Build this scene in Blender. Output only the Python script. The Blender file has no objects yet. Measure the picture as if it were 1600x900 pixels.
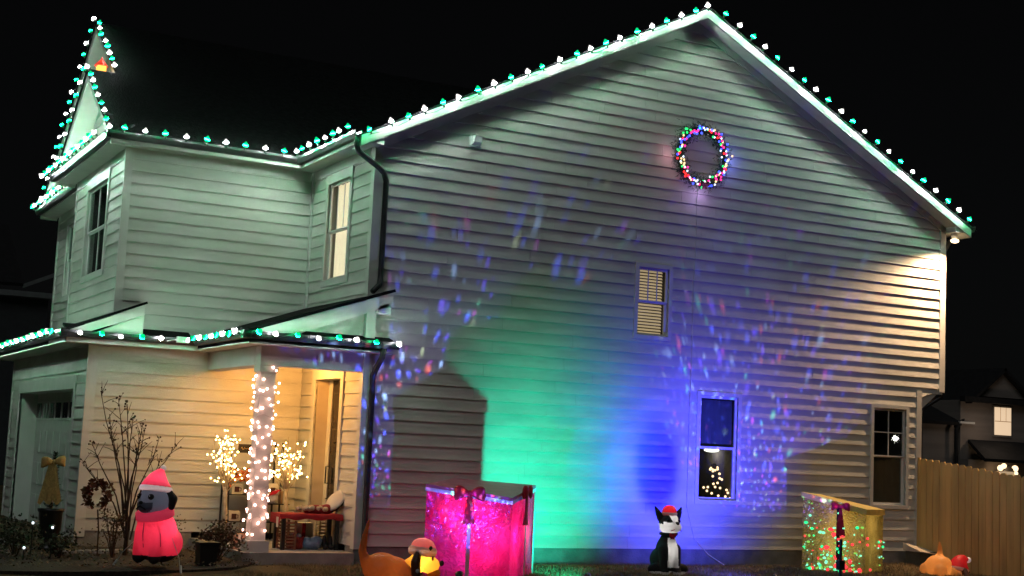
import bpy, bmesh, math, random
from mathutils import Vector, Matrix, Quaternion
random.seed(11)
S = bpy.context.scene
COL = S.collection
R = math.radians

# ------------------------------------------------------------------ camera
cam_d = bpy.data.cameras.new('camera')
cam = bpy.data.objects.new('camera', cam_d)
COL.objects.link(cam)
S.camera = cam
cam_d.sensor_width = 36.0
cam_d.lens = 2200.0 * 36.0 / 1600.0
cam_d.clip_end = 2000
YAW, PITCH, ROLL = 0.48645, 0.1153, 0.04479
fw = Vector((math.sin(YAW) * math.cos(PITCH), math.cos(YAW) * math.cos(PITCH), math.sin(PITCH)))
rt = Vector((math.cos(YAW), -math.sin(YAW), 0))
up = rt.cross(fw)
r2 = math.cos(ROLL) * rt + math.sin(ROLL) * up
u2 = -math.sin(ROLL) * rt + math.cos(ROLL) * up
m = Matrix((r2, u2, -fw)).transposed().to_4x4()
m.translation = Vector((-7.512, -18.5615, 1.652))
cam.matrix_world = m

# ------------------------------------------------------------------ night sky
SUN_EL, SUN_AZ = R(42), R(-36)          # street lighting behind the viewer
world = bpy.data.worlds.new('World')
S.world = world
world.use_nodes = True
wn, wl = world.node_tree.nodes, world.node_tree.links
sky = wn.new('ShaderNodeTexSky')
sky.sky_type = 'NISHITA'
sky.sun_disc = False
sky.sun_elevation = SUN_EL
sky.sun_rotation = math.pi - SUN_AZ
hs = wn.new('ShaderNodeHueSaturation')
hs.inputs['Saturation'].default_value = 0.25
wl.new(sky.outputs[0], hs.inputs['Color'])
wl.new(hs.outputs[0], wn['Background'].inputs[0])
wn['Background'].inputs[1].default_value = 0.0004

sun_d = bpy.data.lights.new('street_light_glow', 'SUN')
sun_d.energy = 0.30
sun_d.angle = R(30)
sun_d.color = (0.95, 0.98, 1.0)
sun = bpy.data.objects.new('street_light_glow', sun_d)
COL.objects.link(sun)
sdir = Vector((-math.sin(SUN_AZ) * math.cos(SUN_EL), math.cos(SUN_AZ) * math.cos(SUN_EL), -math.sin(SUN_EL)))
sun.rotation_euler = sdir.to_track_quat('-Z', 'Y').to_euler()

S.view_settings.view_transform = 'Standard'
S.view_settings.look = 'None'
S.view_settings.exposure = 0.0
S.view_settings.gamma = 1.0
S.view_settings.use_curve_mapping = False
S.render.engine = 'CYCLES'
S.cycles.use_denoising = True
S.cycles.max_bounces = 6
S.cycles.diffuse_bounces = 3
S.cycles.glossy_bounces = 3
S.cycles.transmission_bounces = 4
S.cycles.transparent_max_bounces = 8
S.cycles.sample_clamp_indirect = 3.0
S.cycles.caustics_reflective = False
S.cycles.caustics_refractive = False

# ------------------------------------------------------------------ materials
MATS = {}
def mat(name, col, rough=0.6, metal=0.0, noise=0.0, nscale=6.0, stretch=(1, 1, 1), bump=0.0, bscale=60.0,
        bstretch=None, emit=None, estr=0.0, spec=0.4, col2=None, ramp=(0.35, 0.65)):
    if name in MATS:
        return MATS[name]
    mt = bpy.data.materials.new(name)
    mt.use_nodes = True
    n, l = mt.node_tree.nodes, mt.node_tree.links
    b = n['Principled BSDF']
    b.inputs['Roughness'].default_value = rough
    b.inputs['Metallic'].default_value = metal
    b.inputs['Specular IOR Level'].default_value = spec
    c4 = (*col, 1)
    b.inputs['Base Color'].default_value = c4
    tc = None
    def coords(st):
        nonlocal tc
        if tc is None:
            tc = n.new('ShaderNodeTexCoord')
        mp = n.new('ShaderNodeMapping')
        mp.inputs['Scale'].default_value = st
        l.new(tc.outputs['Object'], mp.inputs[0])
        return mp.outputs[0]
    if noise > 0 or col2:
        tx = n.new('ShaderNodeTexNoise')
        tx.inputs['Scale'].default_value = nscale
        tx.inputs['Detail'].default_value = 6
        l.new(coords(stretch), tx.inputs['Vector'])
        rp = n.new('ShaderNodeValToRGB')
        rp.color_ramp.elements[0].position, rp.color_ramp.elements[1].position = ramp
        if col2:
            rp.color_ramp.elements[0].color = c4
            rp.color_ramp.elements[1].color = (*col2, 1)
        else:
            rp.color_ramp.elements[0].color = (*[x * (1 - noise) for x in col], 1)
            rp.color_ramp.elements[1].color = (*[min(1, x * (1 + noise)) for x in col], 1)
        l.new(tx.outputs['Fac'], rp.inputs[0])
        l.new(rp.outputs[0], b.inputs['Base Color'])
    if bump > 0:
        bt = n.new('ShaderNodeTexNoise')
        bt.inputs['Scale'].default_value = bscale
        bt.inputs['Detail'].default_value = 5
        l.new(coords(bstretch or stretch), bt.inputs['Vector'])
        bn = n.new('ShaderNodeBump')
        bn.inputs['Strength'].default_value = bump
        bn.inputs['Distance'].default_value = 0.02
        l.new(bt.outputs['Fac'], bn.inputs['Height'])
        l.new(bn.outputs[0], b.inputs['Normal'])
    if emit:
        b.inputs['Emission Color'].default_value = (*emit, 1)
        b.inputs['Emission Strength'].default_value = estr
    MATS[name] = mt
    return mt

def emission(name, col, s, sampled=True):
    if name in MATS:
        return MATS[name]
    mt = bpy.data.materials.new(name)
    mt.use_nodes = True
    n, l = mt.node_tree.nodes, mt.node_tree.links
    n.remove(n['Principled BSDF'])
    e = n.new('ShaderNodeEmission')
    e.inputs[0].default_value = (*col, 1)
    e.inputs[1].default_value = s
    l.new(e.outputs[0], n['Material Output'].inputs[0])
    if not sampled:
        mt.cycles.emission_sampling = 'NONE'
    MATS[name] = mt
    return mt

def fabric(name, col, trans=0.55, rough=0.5, wr=0.25):
    """thin inflatable nylon: light inside shows through it"""
    if name in MATS:
        return MATS[name]
    mt = bpy.data.materials.new(name)
    mt.use_nodes = True
    n, l = mt.node_tree.nodes, mt.node_tree.links
    b = n['Principled BSDF']
    b.inputs['Base Color'].default_value = (*col, 1)
    b.inputs['Roughness'].default_value = rough
    t = n.new('ShaderNodeBsdfTranslucent')
    t.inputs[0].default_value = (*col, 1)
    mx = n.new('ShaderNodeMixShader')
    mx.inputs[0].default_value = trans
    l.new(b.outputs[0], mx.inputs[1])
    l.new(t.outputs[0], mx.inputs[2])
    l.new(mx.outputs[0], n['Material Output'].inputs[0])
    tc = n.new('ShaderNodeTexCoord')
    tx = n.new('ShaderNodeTexNoise')
    tx.inputs['Scale'].default_value = 9
    tx.inputs['Detail'].default_value = 3
    l.new(tc.outputs['Object'], tx.inputs['Vector'])
    bn = n.new('ShaderNodeBump')
    bn.inputs['Strength'].default_value = wr
    bn.inputs['Distance'].default_value = 0.03
    l.new(tx.outputs['Fac'], bn.inputs['Height'])
    l.new(bn.outputs[0], b.inputs['Normal'])
    l.new(bn.outputs[0], t.inputs['Normal'])
    MATS[name] = mt
    return mt

def glass(name, tint=(0.85, 0.9, 0.9), refl=0.06):
    if name in MATS:
        return MATS[name]
    mt = bpy.data.materials.new(name)
    mt.use_nodes = True
    n, l = mt.node_tree.nodes, mt.node_tree.links
    n.remove(n['Principled BSDF'])
    tr = n.new('ShaderNodeBsdfTransparent')
    tr.inputs[0].default_value = (*tint, 1)
    gl = n.new('ShaderNodeBsdfGlossy')
    gl.inputs['Roughness'].default_value = 0.02
    fr = n.new('ShaderNodeLayerWeight')
    pw = n.new('ShaderNodeMath')
    pw.operation = 'POWER'
    pw.inputs[1].default_value = 4.0
    l.new(fr.outputs['Facing'], pw.inputs[0])
    ad = n.new('ShaderNodeMath')
    ad.operation = 'MULTIPLY_ADD'
    ad.inputs[1].default_value = 0.7
    ad.inputs[2].default_value = refl
    l.new(pw.outputs[0], ad.inputs[0])
    mx = n.new('ShaderNodeMixShader')
    l.new(ad.outputs[0], mx.inputs[0])
    l.new(tr.outputs[0], mx.inputs[1])
    l.new(gl.outputs[0], mx.inputs[2])
    l.new(mx.outputs[0], n['Material Output'].inputs[0])
    MATS[name] = mt
    return mt

SIDING = mat('siding_paint', (0.56, 0.55, 0.51), 0.55, noise=0.13, nscale=1.6, stretch=(0.6, 0.6, 2.2), bump=0.25, bscale=30, bstretch=(0.4, 0.4, 14))
TRIM = mat('trim_paint', (0.6, 0.59, 0.56), 0.5, noise=0.05, nscale=3, bump=0.08, bscale=40)
SOFFIT = mat('soffit_vinyl', (0.6, 0.59, 0.54), 0.5, noise=0.06, nscale=4)
GUTTER = mat('dark_bronze_gutter', (0.018, 0.018, 0.019), 0.38, noise=0.3, nscale=8, spec=0.5)
SHINGLE = mat('asphalt_shingle', (0.006, 0.006, 0.0065), 0.95, spec=0.08, noise=0.5, nscale=12, bump=0.8, bscale=35)
CONCRETE = mat('concrete', (0.34, 0.32, 0.29), 0.85, noise=0.18, nscale=5, bump=0.3, bscale=50)
FOUND = mat('foundation_parging', (0.22, 0.22, 0.21), 0.9, noise=0.2, nscale=4, bump=0.4, bscale=40)
SASH = mat('vinyl_sash', (0.7, 0.7, 0.68), 0.4, noise=0.04)
PANE = glass('window_glass')
ROOM = mat('room_plaster', (0.14, 0.13, 0.115), 0.9, noise=0.1)
def bulb_glass(name, hot, tip, s_hot, s_tip):
    # lit bulb: hottest round the filament, the coloured glass shows at the tip and base
    mt = bpy.data.materials.new(name)
    mt.use_nodes = True
    n, l = mt.node_tree.nodes, mt.node_tree.links
    n.remove(n['Principled BSDF'])
    tc = n.new('ShaderNodeTexCoord')
    sp = n.new('ShaderNodeSeparateXYZ')
    l.new(tc.outputs['Object'], sp.inputs[0])
    mr = n.new('ShaderNodeMapRange')
    mr.inputs[1].default_value, mr.inputs[2].default_value = -0.004, 0.09
    l.new(sp.outputs[2], mr.inputs[0])
    rp = n.new('ShaderNodeValToRGB')
    e = rp.color_ramp.elements
    dim = [c * s_tip / s_hot for c in tip]
    e[0].position, e[0].color = 0.05, (*dim, 1)
    e[1].position, e[1].color = 0.92, (*dim, 1)
    for p, cc in ((0.28, dim), (0.34, hot), (0.42, hot), (0.48, dim)):
        q = e.new(p)
        q.color = (*cc, 1)
    l.new(mr.outputs[0], rp.inputs[0])
    em = n.new('ShaderNodeEmission')
    em.inputs[1].default_value = s_hot
    l.new(rp.outputs[0], em.inputs[0])
    l.new(em.outputs[0], n['Material Output'].inputs[0])
    MATS[name] = mt
    return mt
WBULB = bulb_glass('white_bulb', (0.95, 0.95, 1.0), (1.0, 0.93, 0.9), 1300.0, 1.4)
GBULB = bulb_glass('green_bulb', (0.002, 1.0, 0.28), (0.0, 1.0, 0.32), 600.0, 0.8)
WBULB_LOW = bulb_glass('white_bulb_dimmed', (0.95, 0.95, 1.0), (1.0, 0.93, 0.9), 330.0, 1.4)
GBULB_LOW = bulb_glass('green_bulb_dimmed', (0.002, 1.0, 0.28), (0.0, 1.0, 0.32), 200.0, 0.8)
WIRE = mat('green_wire', (0.01, 0.02, 0.012), 0.5, noise=0.2)
SOCKET = mat('bulb_socket', (0.012, 0.025, 0.015), 0.45, noise=0.2)
WARM = emission('warm_mini_bulb', (1.0, 0.66, 0.22), 20.0)
PINKW = emission('rosy_mini_bulb', (1.0, 0.52, 0.40), 13.0)
BLACK = mat('black_metal', (0.012, 0.012, 0.012), 0.4, noise=0.3)
RED = mat('red_velvet', (0.48, 0.010, 0.03), 0.75, noise=0.25, nscale=12, bump=0.2)

# ------------------------------------------------------------------ mesh helpers
class MB:
    def __init__(self):
        self.v, self.f = [], []
    def add(self, vs, fs):
        o = len(self.v)
        self.v += [tuple(p) for p in vs]
        self.f += [tuple(i + o for i in f) for f in fs]
        return self
    def box(self, x0, x1, y0, y1, z0, z1):
        vs = [(x, y, z) for z in (z0, z1) for y in (y0, y1) for x in (x0, x1)]
        return self.add(vs, [(0, 2, 3, 1), (4, 5, 7, 6), (0, 1, 5, 4), (2, 6, 7, 3), (0, 4, 6, 2), (1, 3, 7, 5)])
    def hexa(self, b, t):
        return self.add(list(b) + list(t), [(3, 2, 1, 0), (4, 5, 6, 7)] + [(i, (i + 1) % 4, 4 + (i + 1) % 4, 4 + i) for i in range(4)])
    def prism(self, poly, d):
        """poly: list of 3D points, extruded by vector d"""
        n = len(poly)
        d = Vector(d)
        vs = [Vector(p) for p in poly] + [Vector(p) + d for p in poly]
        return self.add(vs, [tuple(range(n))[::-1], tuple(range(n, 2 * n))] + [(i, (i + 1) % n, n + (i + 1) % n, n + i) for i in range(n)])
    def tube(self, pts, rad, n=6, cap=True, sq=1.0):
        pts = [Vector(p) for p in pts]
        if not isinstance(rad, (list, tuple)):
            rad = [rad] * len(pts)
        rings, prev = [], None
        for i, p in enumerate(pts):
            t = (pts[min(i + 1, len(pts) - 1)] - pts[max(i - 1, 0)])
            t = t.normalized() if t.length > 1e-9 else Vector((0, 0, 1))
            if prev is None:
                a = Vector((0, 0, 1)) if abs(t.z) < 0.9 else Vector((1, 0, 0))
                x = t.cross(a).normalized()
            else:
                x = (prev - t * prev.dot(t)).normalized()
            prev = x
            y = t.cross(x)
            rings.append([p + rad[i] * (math.cos(2 * math.pi * k / n) * x + sq * math.sin(2 * math.pi * k / n) * y) for k in range(n)])
        vs = [q for r in rings for q in r]
        fs = [(i * n + k, i * n + (k + 1) % n, (i + 1) * n + (k + 1) % n, (i + 1) * n + k) for i in range(len(rings) - 1) for k in range(n)]
        if cap:
            fs += [tuple(range(n))[::-1], tuple(range((len(rings) - 1) * n, len(rings) * n))]
        return self.add(vs, fs)
    def lathe(self, prof, c=(0, 0, 0), n=12, axis=(0, 0, 1), sx=1, sy=1, cap=True):
        q = Vector((0, 0, 1)).rotation_difference(Vector(axis))
        c = Vector(c)
        vs = [c + q @ Vector((r * sx * math.cos(2 * math.pi * k / n), r * sy * math.sin(2 * math.pi * k / n), z)) for r, z in prof for k in range(n)]
        fs = [(i * n + k, i * n + (k + 1) % n, (i + 1) * n + (k + 1) % n, (i + 1) * n + k) for i in range(len(prof) - 1) for k in range(n)]
        if cap:
            fs += [tuple(range(n))[::-1], tuple(range((len(prof) - 1) * n, len(prof) * n))]
        return self.add(vs, fs)
    def ball(self, c, r, n=10, m=6, s=(1, 1, 1)):
        c = Vector(c)
        vs = [c + Vector((0, 0, -r * s[2]))]
        for j in range(1, m):
            a = -math.pi / 2 + math.pi * j / m
            for k in range(n):
                b = 2 * math.pi * k / n
                vs.append(c + Vector((r * s[0] * math.cos(a) * math.cos(b), r * s[1] * math.cos(a) * math.sin(b), r * s[2] * math.sin(a))))
        vs.append(c + Vector((0, 0, r * s[2])))
        fs = [(0, 1 + (k + 1) % n, 1 + k) for k in range(n)]
        for j in range(m - 2):
            for k in range(n):
                a, b = 1 + j * n + k, 1 + j * n + (k + 1) % n
                fs.append((a, b, b + n, a + n))
        t = len(vs) - 1
        o = 1 + (m - 2) * n
        fs += [(o + k, o + (k + 1) % n, t) for k in range(n)]
        return self.add(vs, fs)
    def mesh(self, name, m=None, smooth=False):
        me = bpy.data.meshes.new(name)
        me.from_pydata(self.v, [], self.f)
        bm = bmesh.new()
        bm.from_mesh(me)
        bmesh.ops.recalc_face_normals(bm, faces=bm.faces)
        bm.to_mesh(me)
        bm.free()
        if smooth:
            me.shade_smooth()
        if m:
            me.materials.append(m)
        return me
    def build(self, name, m, parent=None, smooth=False, **k):
        return link(name, self.mesh(name, m, smooth), parent, **k)

def link(name, data, parent=None, label=None, cat=None, group=None, kind=None, loc=None, rot=None):
    o = bpy.data.objects.new(name, data)
    COL.objects.link(o)
    if loc is not None:
        o.location = loc
    if rot is not None:
        o.rotation_euler = rot
    if parent is not None:
        o.parent = parent
        o.matrix_parent_inverse = INV[parent.name]
    INV[o.name] = (Matrix.Translation(o.location) @ o.rotation_euler.to_matrix().to_4x4()).inverted() if parent is None else INV[parent.name]
    if parent is not None:
        # world of this child = its own local transform (parent inverse cancels the parent)
        INV[o.name] = (Matrix.Translation(o.location) @ o.rotation_euler.to_matrix().to_4x4()).inverted()
    for k, v in (('label', label), ('category', cat), ('group', group), ('kind', kind)):
        if v:
            o[k] = v
    return o
INV = {}
def thing(name, label, cat, loc=(0, 0, 0), group=None):
    return link(name, None, None, label, cat, group, loc=loc)

def lamp(name, typ, loc, energy, color, parent=None, radius=0.03, aim=None, size=None, blend=0.3):
    d = bpy.data.lights.new(name, typ)
    d.energy, d.color, d.shadow_soft_size = energy, color, radius
    rot = None
    if aim is not None:
        rot = (Vector(aim) - Vector(loc)).to_track_quat('-Z', 'Y').to_euler()
    if size:
        d.spot_size, d.spot_blend = R(size), blend
    return link(name, d, parent, loc=loc, rot=rot)

# ------------------------------------------------------------------ ground
W, WL = 11.07, 10.53          # upper and lower width of the gable side
CY, BX, GX = 2.554, -2.975, -3.29
CO = 0.178                    # siding exposure
Z0 = 0.24

def ground_mat():
    mt = bpy.data.materials.new('dormant_lawn')
    mt.use_nodes = True
    n, l = mt.node_tree.nodes, mt.node_tree.links
    b = n['Principled BSDF']
    b.inputs['Roughness'].default_value = 0.95
    b.inputs['Specular IOR Level'].default_value = 0.1
    tc = n.new('ShaderNodeTexCoord')
    a = n.new('ShaderNodeTexNoise'); a.inputs['Scale'].default_value = 1.3; a.inputs['Detail'].default_value = 8
    l.new(tc.outputs['Object'], a.inputs['Vector'])
    r = n.new('ShaderNodeValToRGB')
    r.color_ramp.elements[0].position, r.color_ramp.elements[1].position = 0.35, 0.7
    r.color_ramp.elements[0].color = (0.055, 0.04, 0.02, 1)
    r.color_ramp.elements[1].color = (0.15, 0.105, 0.052, 1)
    l.new(a.outputs['Fac'], r.inputs[0])
    l.new(r.outputs[0], b.inputs['Base Color'])
    c = n.new('ShaderNodeTexNoise'); c.inputs['Scale'].default_value = 40
    l.new(tc.outputs['Object'], c.inputs['Vector'])
    bp = n.new('ShaderNodeBump'); bp.inputs['Strength'].default_value = 0.7; bp.inputs['Distance'].default_value = 0.04
    l.new(c.outputs['Fac'], bp.inputs['Height'])
    l.new(bp.outputs[0], b.inputs['Normal'])
    return mt
LAWN = ground_mat()
def gz(x, y):
    z = 0.02 * math.sin(1.3 * x + 0.4) * math.sin(1.1 * y) + 0.01 * math.sin(3.1 * x + 2 * y)
    z += 0.10 * math.exp(-((x - 9.3) / 0.45) ** 2 - ((y + 0.9) / 0.4) ** 2)
    if y > -0.35:
        z = min(z, 0.0)
    return z - 0.01
g = MB()
xs = [-600, -60, -12] + [-6 + 0.25 * i for i in range(77)] + [20, 60, 600]
ys = [-600, -60, -18] + [-8 + 0.25 * i for i in range(53)] + [12, 60, 700]
vs = [(x, y, gz(x, y) if (-6 <= x <= 13 and -8 <= y <= 5) else -0.01) for y in ys for x in xs]
nx = len(xs)
g.add(vs, [(j * nx + i, j * nx + i + 1, (j + 1) * nx + i + 1, (j + 1) * nx + i) for j in range(len(ys) - 1) for i in range(nx - 1)])
g.build('ground', LAWN, smooth=True, kind='structure')

MULCH = mat('bark_mulch', (0.012, 0.009, 0.006), 0.95, col2=(0.045, 0.03, 0.018), nscale=25, bump=0.9, bscale=45)
g = MB()
pts = []
for i in range(25):
    a = 2 * math.pi * i / 24
    pts.append((-4.0 + 2.75 * math.cos(a) + 0.1 * math.sin(5 * a), 0.5 + 1.95 * math.sin(a), 0.03))
pts = pts[:-1]
cen = (-4.0, 0.5, 0.05)
g.add([cen] + pts + [(p[0], p[1], -0.05) for p in pts], [(0, 1 + i, 1 + (i + 1) % 24) for i in range(24)] + [(1 + i, 25 + i, 25 + (i + 1) % 24, 1 + (i + 1) % 24) for i in range(24)])
g.build('mulch_bed', MULCH, kind='structure')
DRIVE = mat('driveway_concrete', (0.2, 0.19, 0.17), 0.9, noise=0.2, bump=0.3)
MB().box(-14, -4.0, 2.9, 8.6, -0.05, 0.004).build('driveway', DRIVE, kind='structure')

# ------------------------------------------------------------------ house
house = thing('house', 'pale two storey house with lap siding, side gable, front wing, garage and porch', 'house', (5.5, 0, 0))

def rake_l(z): return max(0.0, (z - 6.22) / 0.503)
def make_wall(name, O, U, N, u0, u1, z0, z1, openings=(), lim=None, apex=None):
    """lap-sided wall. O origin, U along, N outward; openings (ua,ub,za,zb); lim(z)->(ua,ub)"""
    O, U, N = Vector(O), Vector(U), Vector(N)
    if lim is None:
        lim = lambda z: (u0, u1)
    P = lambda u, z, n: O + U * u + N * n + Vector((0, 0, z))
    # backing sheet with real openings
    g = MB()
    zs = sorted(set([z0, z1] + [z for o in openings for z in o[2:4] if z0 < z < z1] + [z0 + (z1 - z0) * i / 12 for i in range(13)]))
    zs = [z for i, z in enumerate(zs) if i == 0 or z - zs[i - 1] > 1e-6]
    for a, b in zip(zs[:-1], zs[1:]):
        mid = (a + b) / 2
        segs, cur = [], 'L'
        ops = sorted([o for o in openings if o[2] < mid < o[3]])
        edges = [('L', ops[0][0])] if ops else []
        last = None
        for o in ops:
            segs.append((last, o[0]))
            last = o[1]
        segs.append((last, None))
        for s, e in segs:
            sa = lim(a + 1e-4)[0] if s is None else s
            sb = lim(b - 1e-4)[0] if s is None else s
            ea = lim(a + 1e-4)[1] if e is None else e
            eb = lim(b - 1e-4)[1] if e is None else e
            if ea - sa > 0.01 or eb - sb > 0.01:
                if eb < sb: sb = eb = (sb + eb) / 2
                g.add([P(sa, a, -0.004), P(ea, a, -0.004), P(eb, b, -0.004), P(sb, b, -0.004)], [(0, 1, 2, 3)])
    wall = g.build(name, SIDING, house)
    k = 0
    z = z0
    while z < z1 - 0.01:
        zt = min(z + CO, z1)
        bands = [(z, zt, [])]
        hit = [o for o in openings if o[2] < zt and o[3] > z]
        pieces = []
        def seg(a, b, s, e):
            sa = lim(a + 1e-4)[0] if s is None else s
            sb = lim(b - 1e-4)[0] if s is None else s
            ea = lim(a + 1e-4)[1] if e is None else e
            eb = lim(b - 1e-4)[1] if e is None else e
            if ea - sa < 0.02:
                return
            if ea - sa > 3.9:
                row = int(round((z - z0) / CO))
                cut = sa + (0.9 + (row * 1.37) % 2.6)
                while cut - sa < 0.6: cut += 0.8
                if ea - cut > 0.6 and eb - cut > 0.3 and cut - sb > 0.3:
                    seg(a, b, s, cut - 0.0015)
                    seg(a, b, cut + 0.0015, e)
                    return
            if eb < sb: sb = eb = (sb + eb) / 2
            th = 0.023
            t0 = th - (th - 0.003) * (a - z) / CO
            t1 = th - (th - 0.003) * (b - z) / CO
            b2 = b + 0.002
            vs = [P(sa, a, -0.002), P(ea, a, -0.002), P(sa, a, t0), P(ea, a, t0), P(sb, b2, t1), P(eb, b2, t1), P(sb, b2, -0.002), P(eb, b2, -0.002)]
            MB().add(vs, [(0, 1, 3, 2), (2, 3, 5, 4), (4, 5, 7, 6), (0, 2, 4, 6), (1, 7, 5, 3)]).build('siding_plank', SIDING, wall)
        if not hit:
            seg(z, zt, None, None)
        else:
            hit.sort()
            last = None
            for o in hit:
                seg(z, zt, last, o[0])
                if o[2] > z + 0.01: seg(z, o[2], o[0], o[1])
                if o[3] < zt - 0.01: seg(o[3], zt, o[0], o[1])
                last = o[1]
            seg(z, zt, last, None)
        z += CO
    return wall

def frame4(P, ua, ub, za, zb, w, n0, n1, g, wt=None, wb=None):
    """rectangular frame ring outside (ua..ub, za..zb) by w; P(u,z,n)"""
    wt = w if wt is None else wt
    wb = w if wb is None else wb
    def bar(u0, u1, z0, z1):
        b = [P(u0, z0, n0), P(u1, z0, n0), P(u1, z0, n1), P(u0, z0, n1)]
        t = [P(u0, z1, n0), P(u1, z1, n0), P(u1, z1, n1), P(u0, z1, n1)]
        g.hexa(b, t)
    bar(ua - w, ua, za - wb, zb + wt)
    bar(ub, ub + w, za - wb, zb + wt)
    bar(ua, ub, zb, zb + wt)
    bar(ua, ub, za - wb, za)
    return g

def make_window(O, U, N, ua, ub, za, zb, label=None, grid_top=0, grid_bot=0, fill='dark', depth=0.5, casing=0.065, hmull=0, header=0.0):
    O, U, N = Vector(O), Vector(U), Vector(N)
    P = lambda u, z, n: O + U * u + N * n + Vector((0, 0, z))
    def bx(g, u0, u1, z0, z1, n0, n1):
        return g.hexa([P(u0, z0, n0), P(u1, z0, n0), P(u1, z0, n1), P(u0, z0, n1)], [P(u0, z1, n0), P(u1, z1, n0), P(u1, z1, n1), P(u0, z1, n1)])
    win = frame4(P, ua, ub, za, zb, casing, -0.05, 0.035, MB(), wt=casing + header).build('window', TRIM, house)
    if label:
        win['label'] = label
    zm = (za + zb) / 2
    for top in (True, False):
        a, b = (zm, zb) if top else (za, zm)
        nn = -0.01 if top else -0.035
        s = 0.04
        sash = frame4(P, ua + s, ub - s, a + (0.02 if top else s), b - (s if top else 0.02), s - 0.002, nn - 0.028, nn, MB(), wt=(s - 0.002 if top else 0.02), wb=(0.02 if top else s - 0.002)).build('sash', SASH, win)
        g = MB()
        bx(g, ua + s, ub - s, a + 0.02, b - 0.02, nn - 0.016, nn - 0.012)
        g.build('pane', PANE, win)
        gr = grid_top if top else grid_bot
        for i in range(gr):
            u = ua + s + (ub - ua - 2 * s) * (i + 1) / (gr + 1)
            g = MB()
            bx(g, u - 0.009, u + 0.009, a + 0.02, b - 0.02, nn - 0.011, nn - 0.002)
            g.build('muntin', SASH, win)
        if hmull and top:
            g = MB()
            bx(g, ua + s, ub - s, (a + b) / 2 - 0.009, (a + b) / 2 + 0.009, nn - 0.0115, nn - 0.0025)
            g.build('muntin', SASH, win)
    # the room behind: five sides
    g = MB()
    d0, d1 = -0.055, -0.055 - depth
    e = 0.25 if depth > 0.6 else 0.0
    c = [(ua - e, za - e), (ub + e, za - e), (ub + e, zb + e), (ua - e, zb + e)]
    vs = [P(u, z, d0) for u, z in c] + [P(u, z, d1) for u, z in c]
    g.add(vs, [(4, 5, 6, 7)] + [(i, (i + 1) % 4, 4 + (i + 1) % 4, 4 + i) for i in range(4)])
    g.build('room', ROOM, win)
    return win, P, bx

# gable side wall: upper and lower limits
APX, APZ = W / 2, 8.82
def lim_A(z):
    lo, hi = 0.0, (W if z > 3.04 else WL)
    if z > 6.06:
        t = (z - 6.06) / 0.503
        lo, hi = t, W - t
    return lo, hi
WIN1 = (4.54, 5.12, 3.56, 4.64)
WIN2 = (5.80, 6.55, 1.02, 2.68)
WIN3 = (9.45, 10.19, 1.02, 2.68)
OA, UA, NA = (0, 0, 0), (1, 0, 0), (0, -1, 0)
make_wall('gable_wall', OA, UA, NA, 0, W, Z0, 8.80, [WIN1, WIN2, WIN3], lim_A)
WARMSLAT = mat('lit_blind_slat', (0.55, 0.42, 0.27), 0.6, noise=0.1, emit=(1.0, 0.70, 0.40), estr=0.5)  # emission on the slats stands in for light from the room
w1, P1, bx1 = make_window(OA, UA, NA, *WIN1, label='small upper window with lit slatted blinds', grid_top=2, depth=0.3)
for i in range(21):
    z = WIN1[2] + 0.05 + i * 0.049
    g = MB()
    g.hexa([P1(4.585, z - 0.015, -0.10), P1(5.075, z - 0.015, -0.10), P1(5.075, z - 0.011, -0.098), P1(4.585, z - 0.011, -0.098)],
           [P1(4.585, z + 0.015, -0.125), P1(5.075, z + 0.015, -0.125), P1(5.075, z + 0.019, -0.123), P1(4.585, z + 0.019, -0.123)])
    g.build('blind_slat', WARMSLAT, w1)
w2, P2, bx2 = make_window(OA, UA, NA, *WIN2, label='lower window with lit tree bulbs and ceiling lamp inside', depth=1.6)
g = MB()
bx2(g, 5.845, 6.505, 1.86, 2.62, -0.085, -0.08)
g.build('reflection_sheet', mat('reflection_grey', (0.13, 0.13, 0.14), 0.85, noise=0.15, nscale=3, stretch=(4, 1, 0.5)), w2)  # added sheet behind the glass, standing in for bluish reflections
w3, P3, bx3 = make_window(OA, UA, NA, *WIN3, label='dark ground floor window beside the wooden fence', grid_top=1, hmull=1, depth=1.2)

# wing side wall (upper) and its front walls
make_wall('wing_side_wall', (0, CY, 0), (1, 0, 0), (0, -1, 0), BX, 0, Z0 + CO * 16, 5.93)
WINC = (0.90, 1.80, 4.12, 5.62)
make_wall('entry_front_wall', (0, 0, 0), (0, 1, 0), (-1, 0, 0), 0, CY, Z0 + CO * 16, 5.93, [WINC])
wc, PC, bxc = make_window((0, 0, 0), (0, 1, 0), (-1, 0, 0), *WINC, label='tall upper window glowing with pale curtains', grid_top=2, depth=0.4, casing=0.10, header=0.05)
CURT = mat('lit_curtain', (0.7, 0.6, 0.45), 0.8, noise=0.06, nscale=4, stretch=(1, 6, 0.4), emit=(1.0, 0.76, 0.5), estr=1.5)  # curtain emits in place of a lamp in the room
g = MB()
n = 40
vs = []
for i in range(n + 1):
    u = 0.94 + 0.82 * i / n
    nn = -0.12 - 0.018 * math.sin(i * 1.25) - 0.01 * math.sin(i * 0.5)
    vs += [PC(u, 4.13, nn), PC(u, 5.61, nn)]
g.add(vs, [(2 * i, 2 * i + 2, 2 * i + 3, 2 * i + 1) for i in range(n)])
g.build('curtain', CURT, wc, smooth=True)
WIND = (3.62, 5.14, 4.18, 5.62)
small = lambda z: (CY, 6.2) if z <= 6.0 else (CY + (z - 6.05) / 0.66 * 1, 6.2 - (z - 6.05) / 0.66)
make_wall('bay_front_wall', (BX, 0, 0), (0, 1, 0), (-1, 0, 0), CY, 6.2, Z0 + CO * 16, 7.35, [WIND], small)
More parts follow.
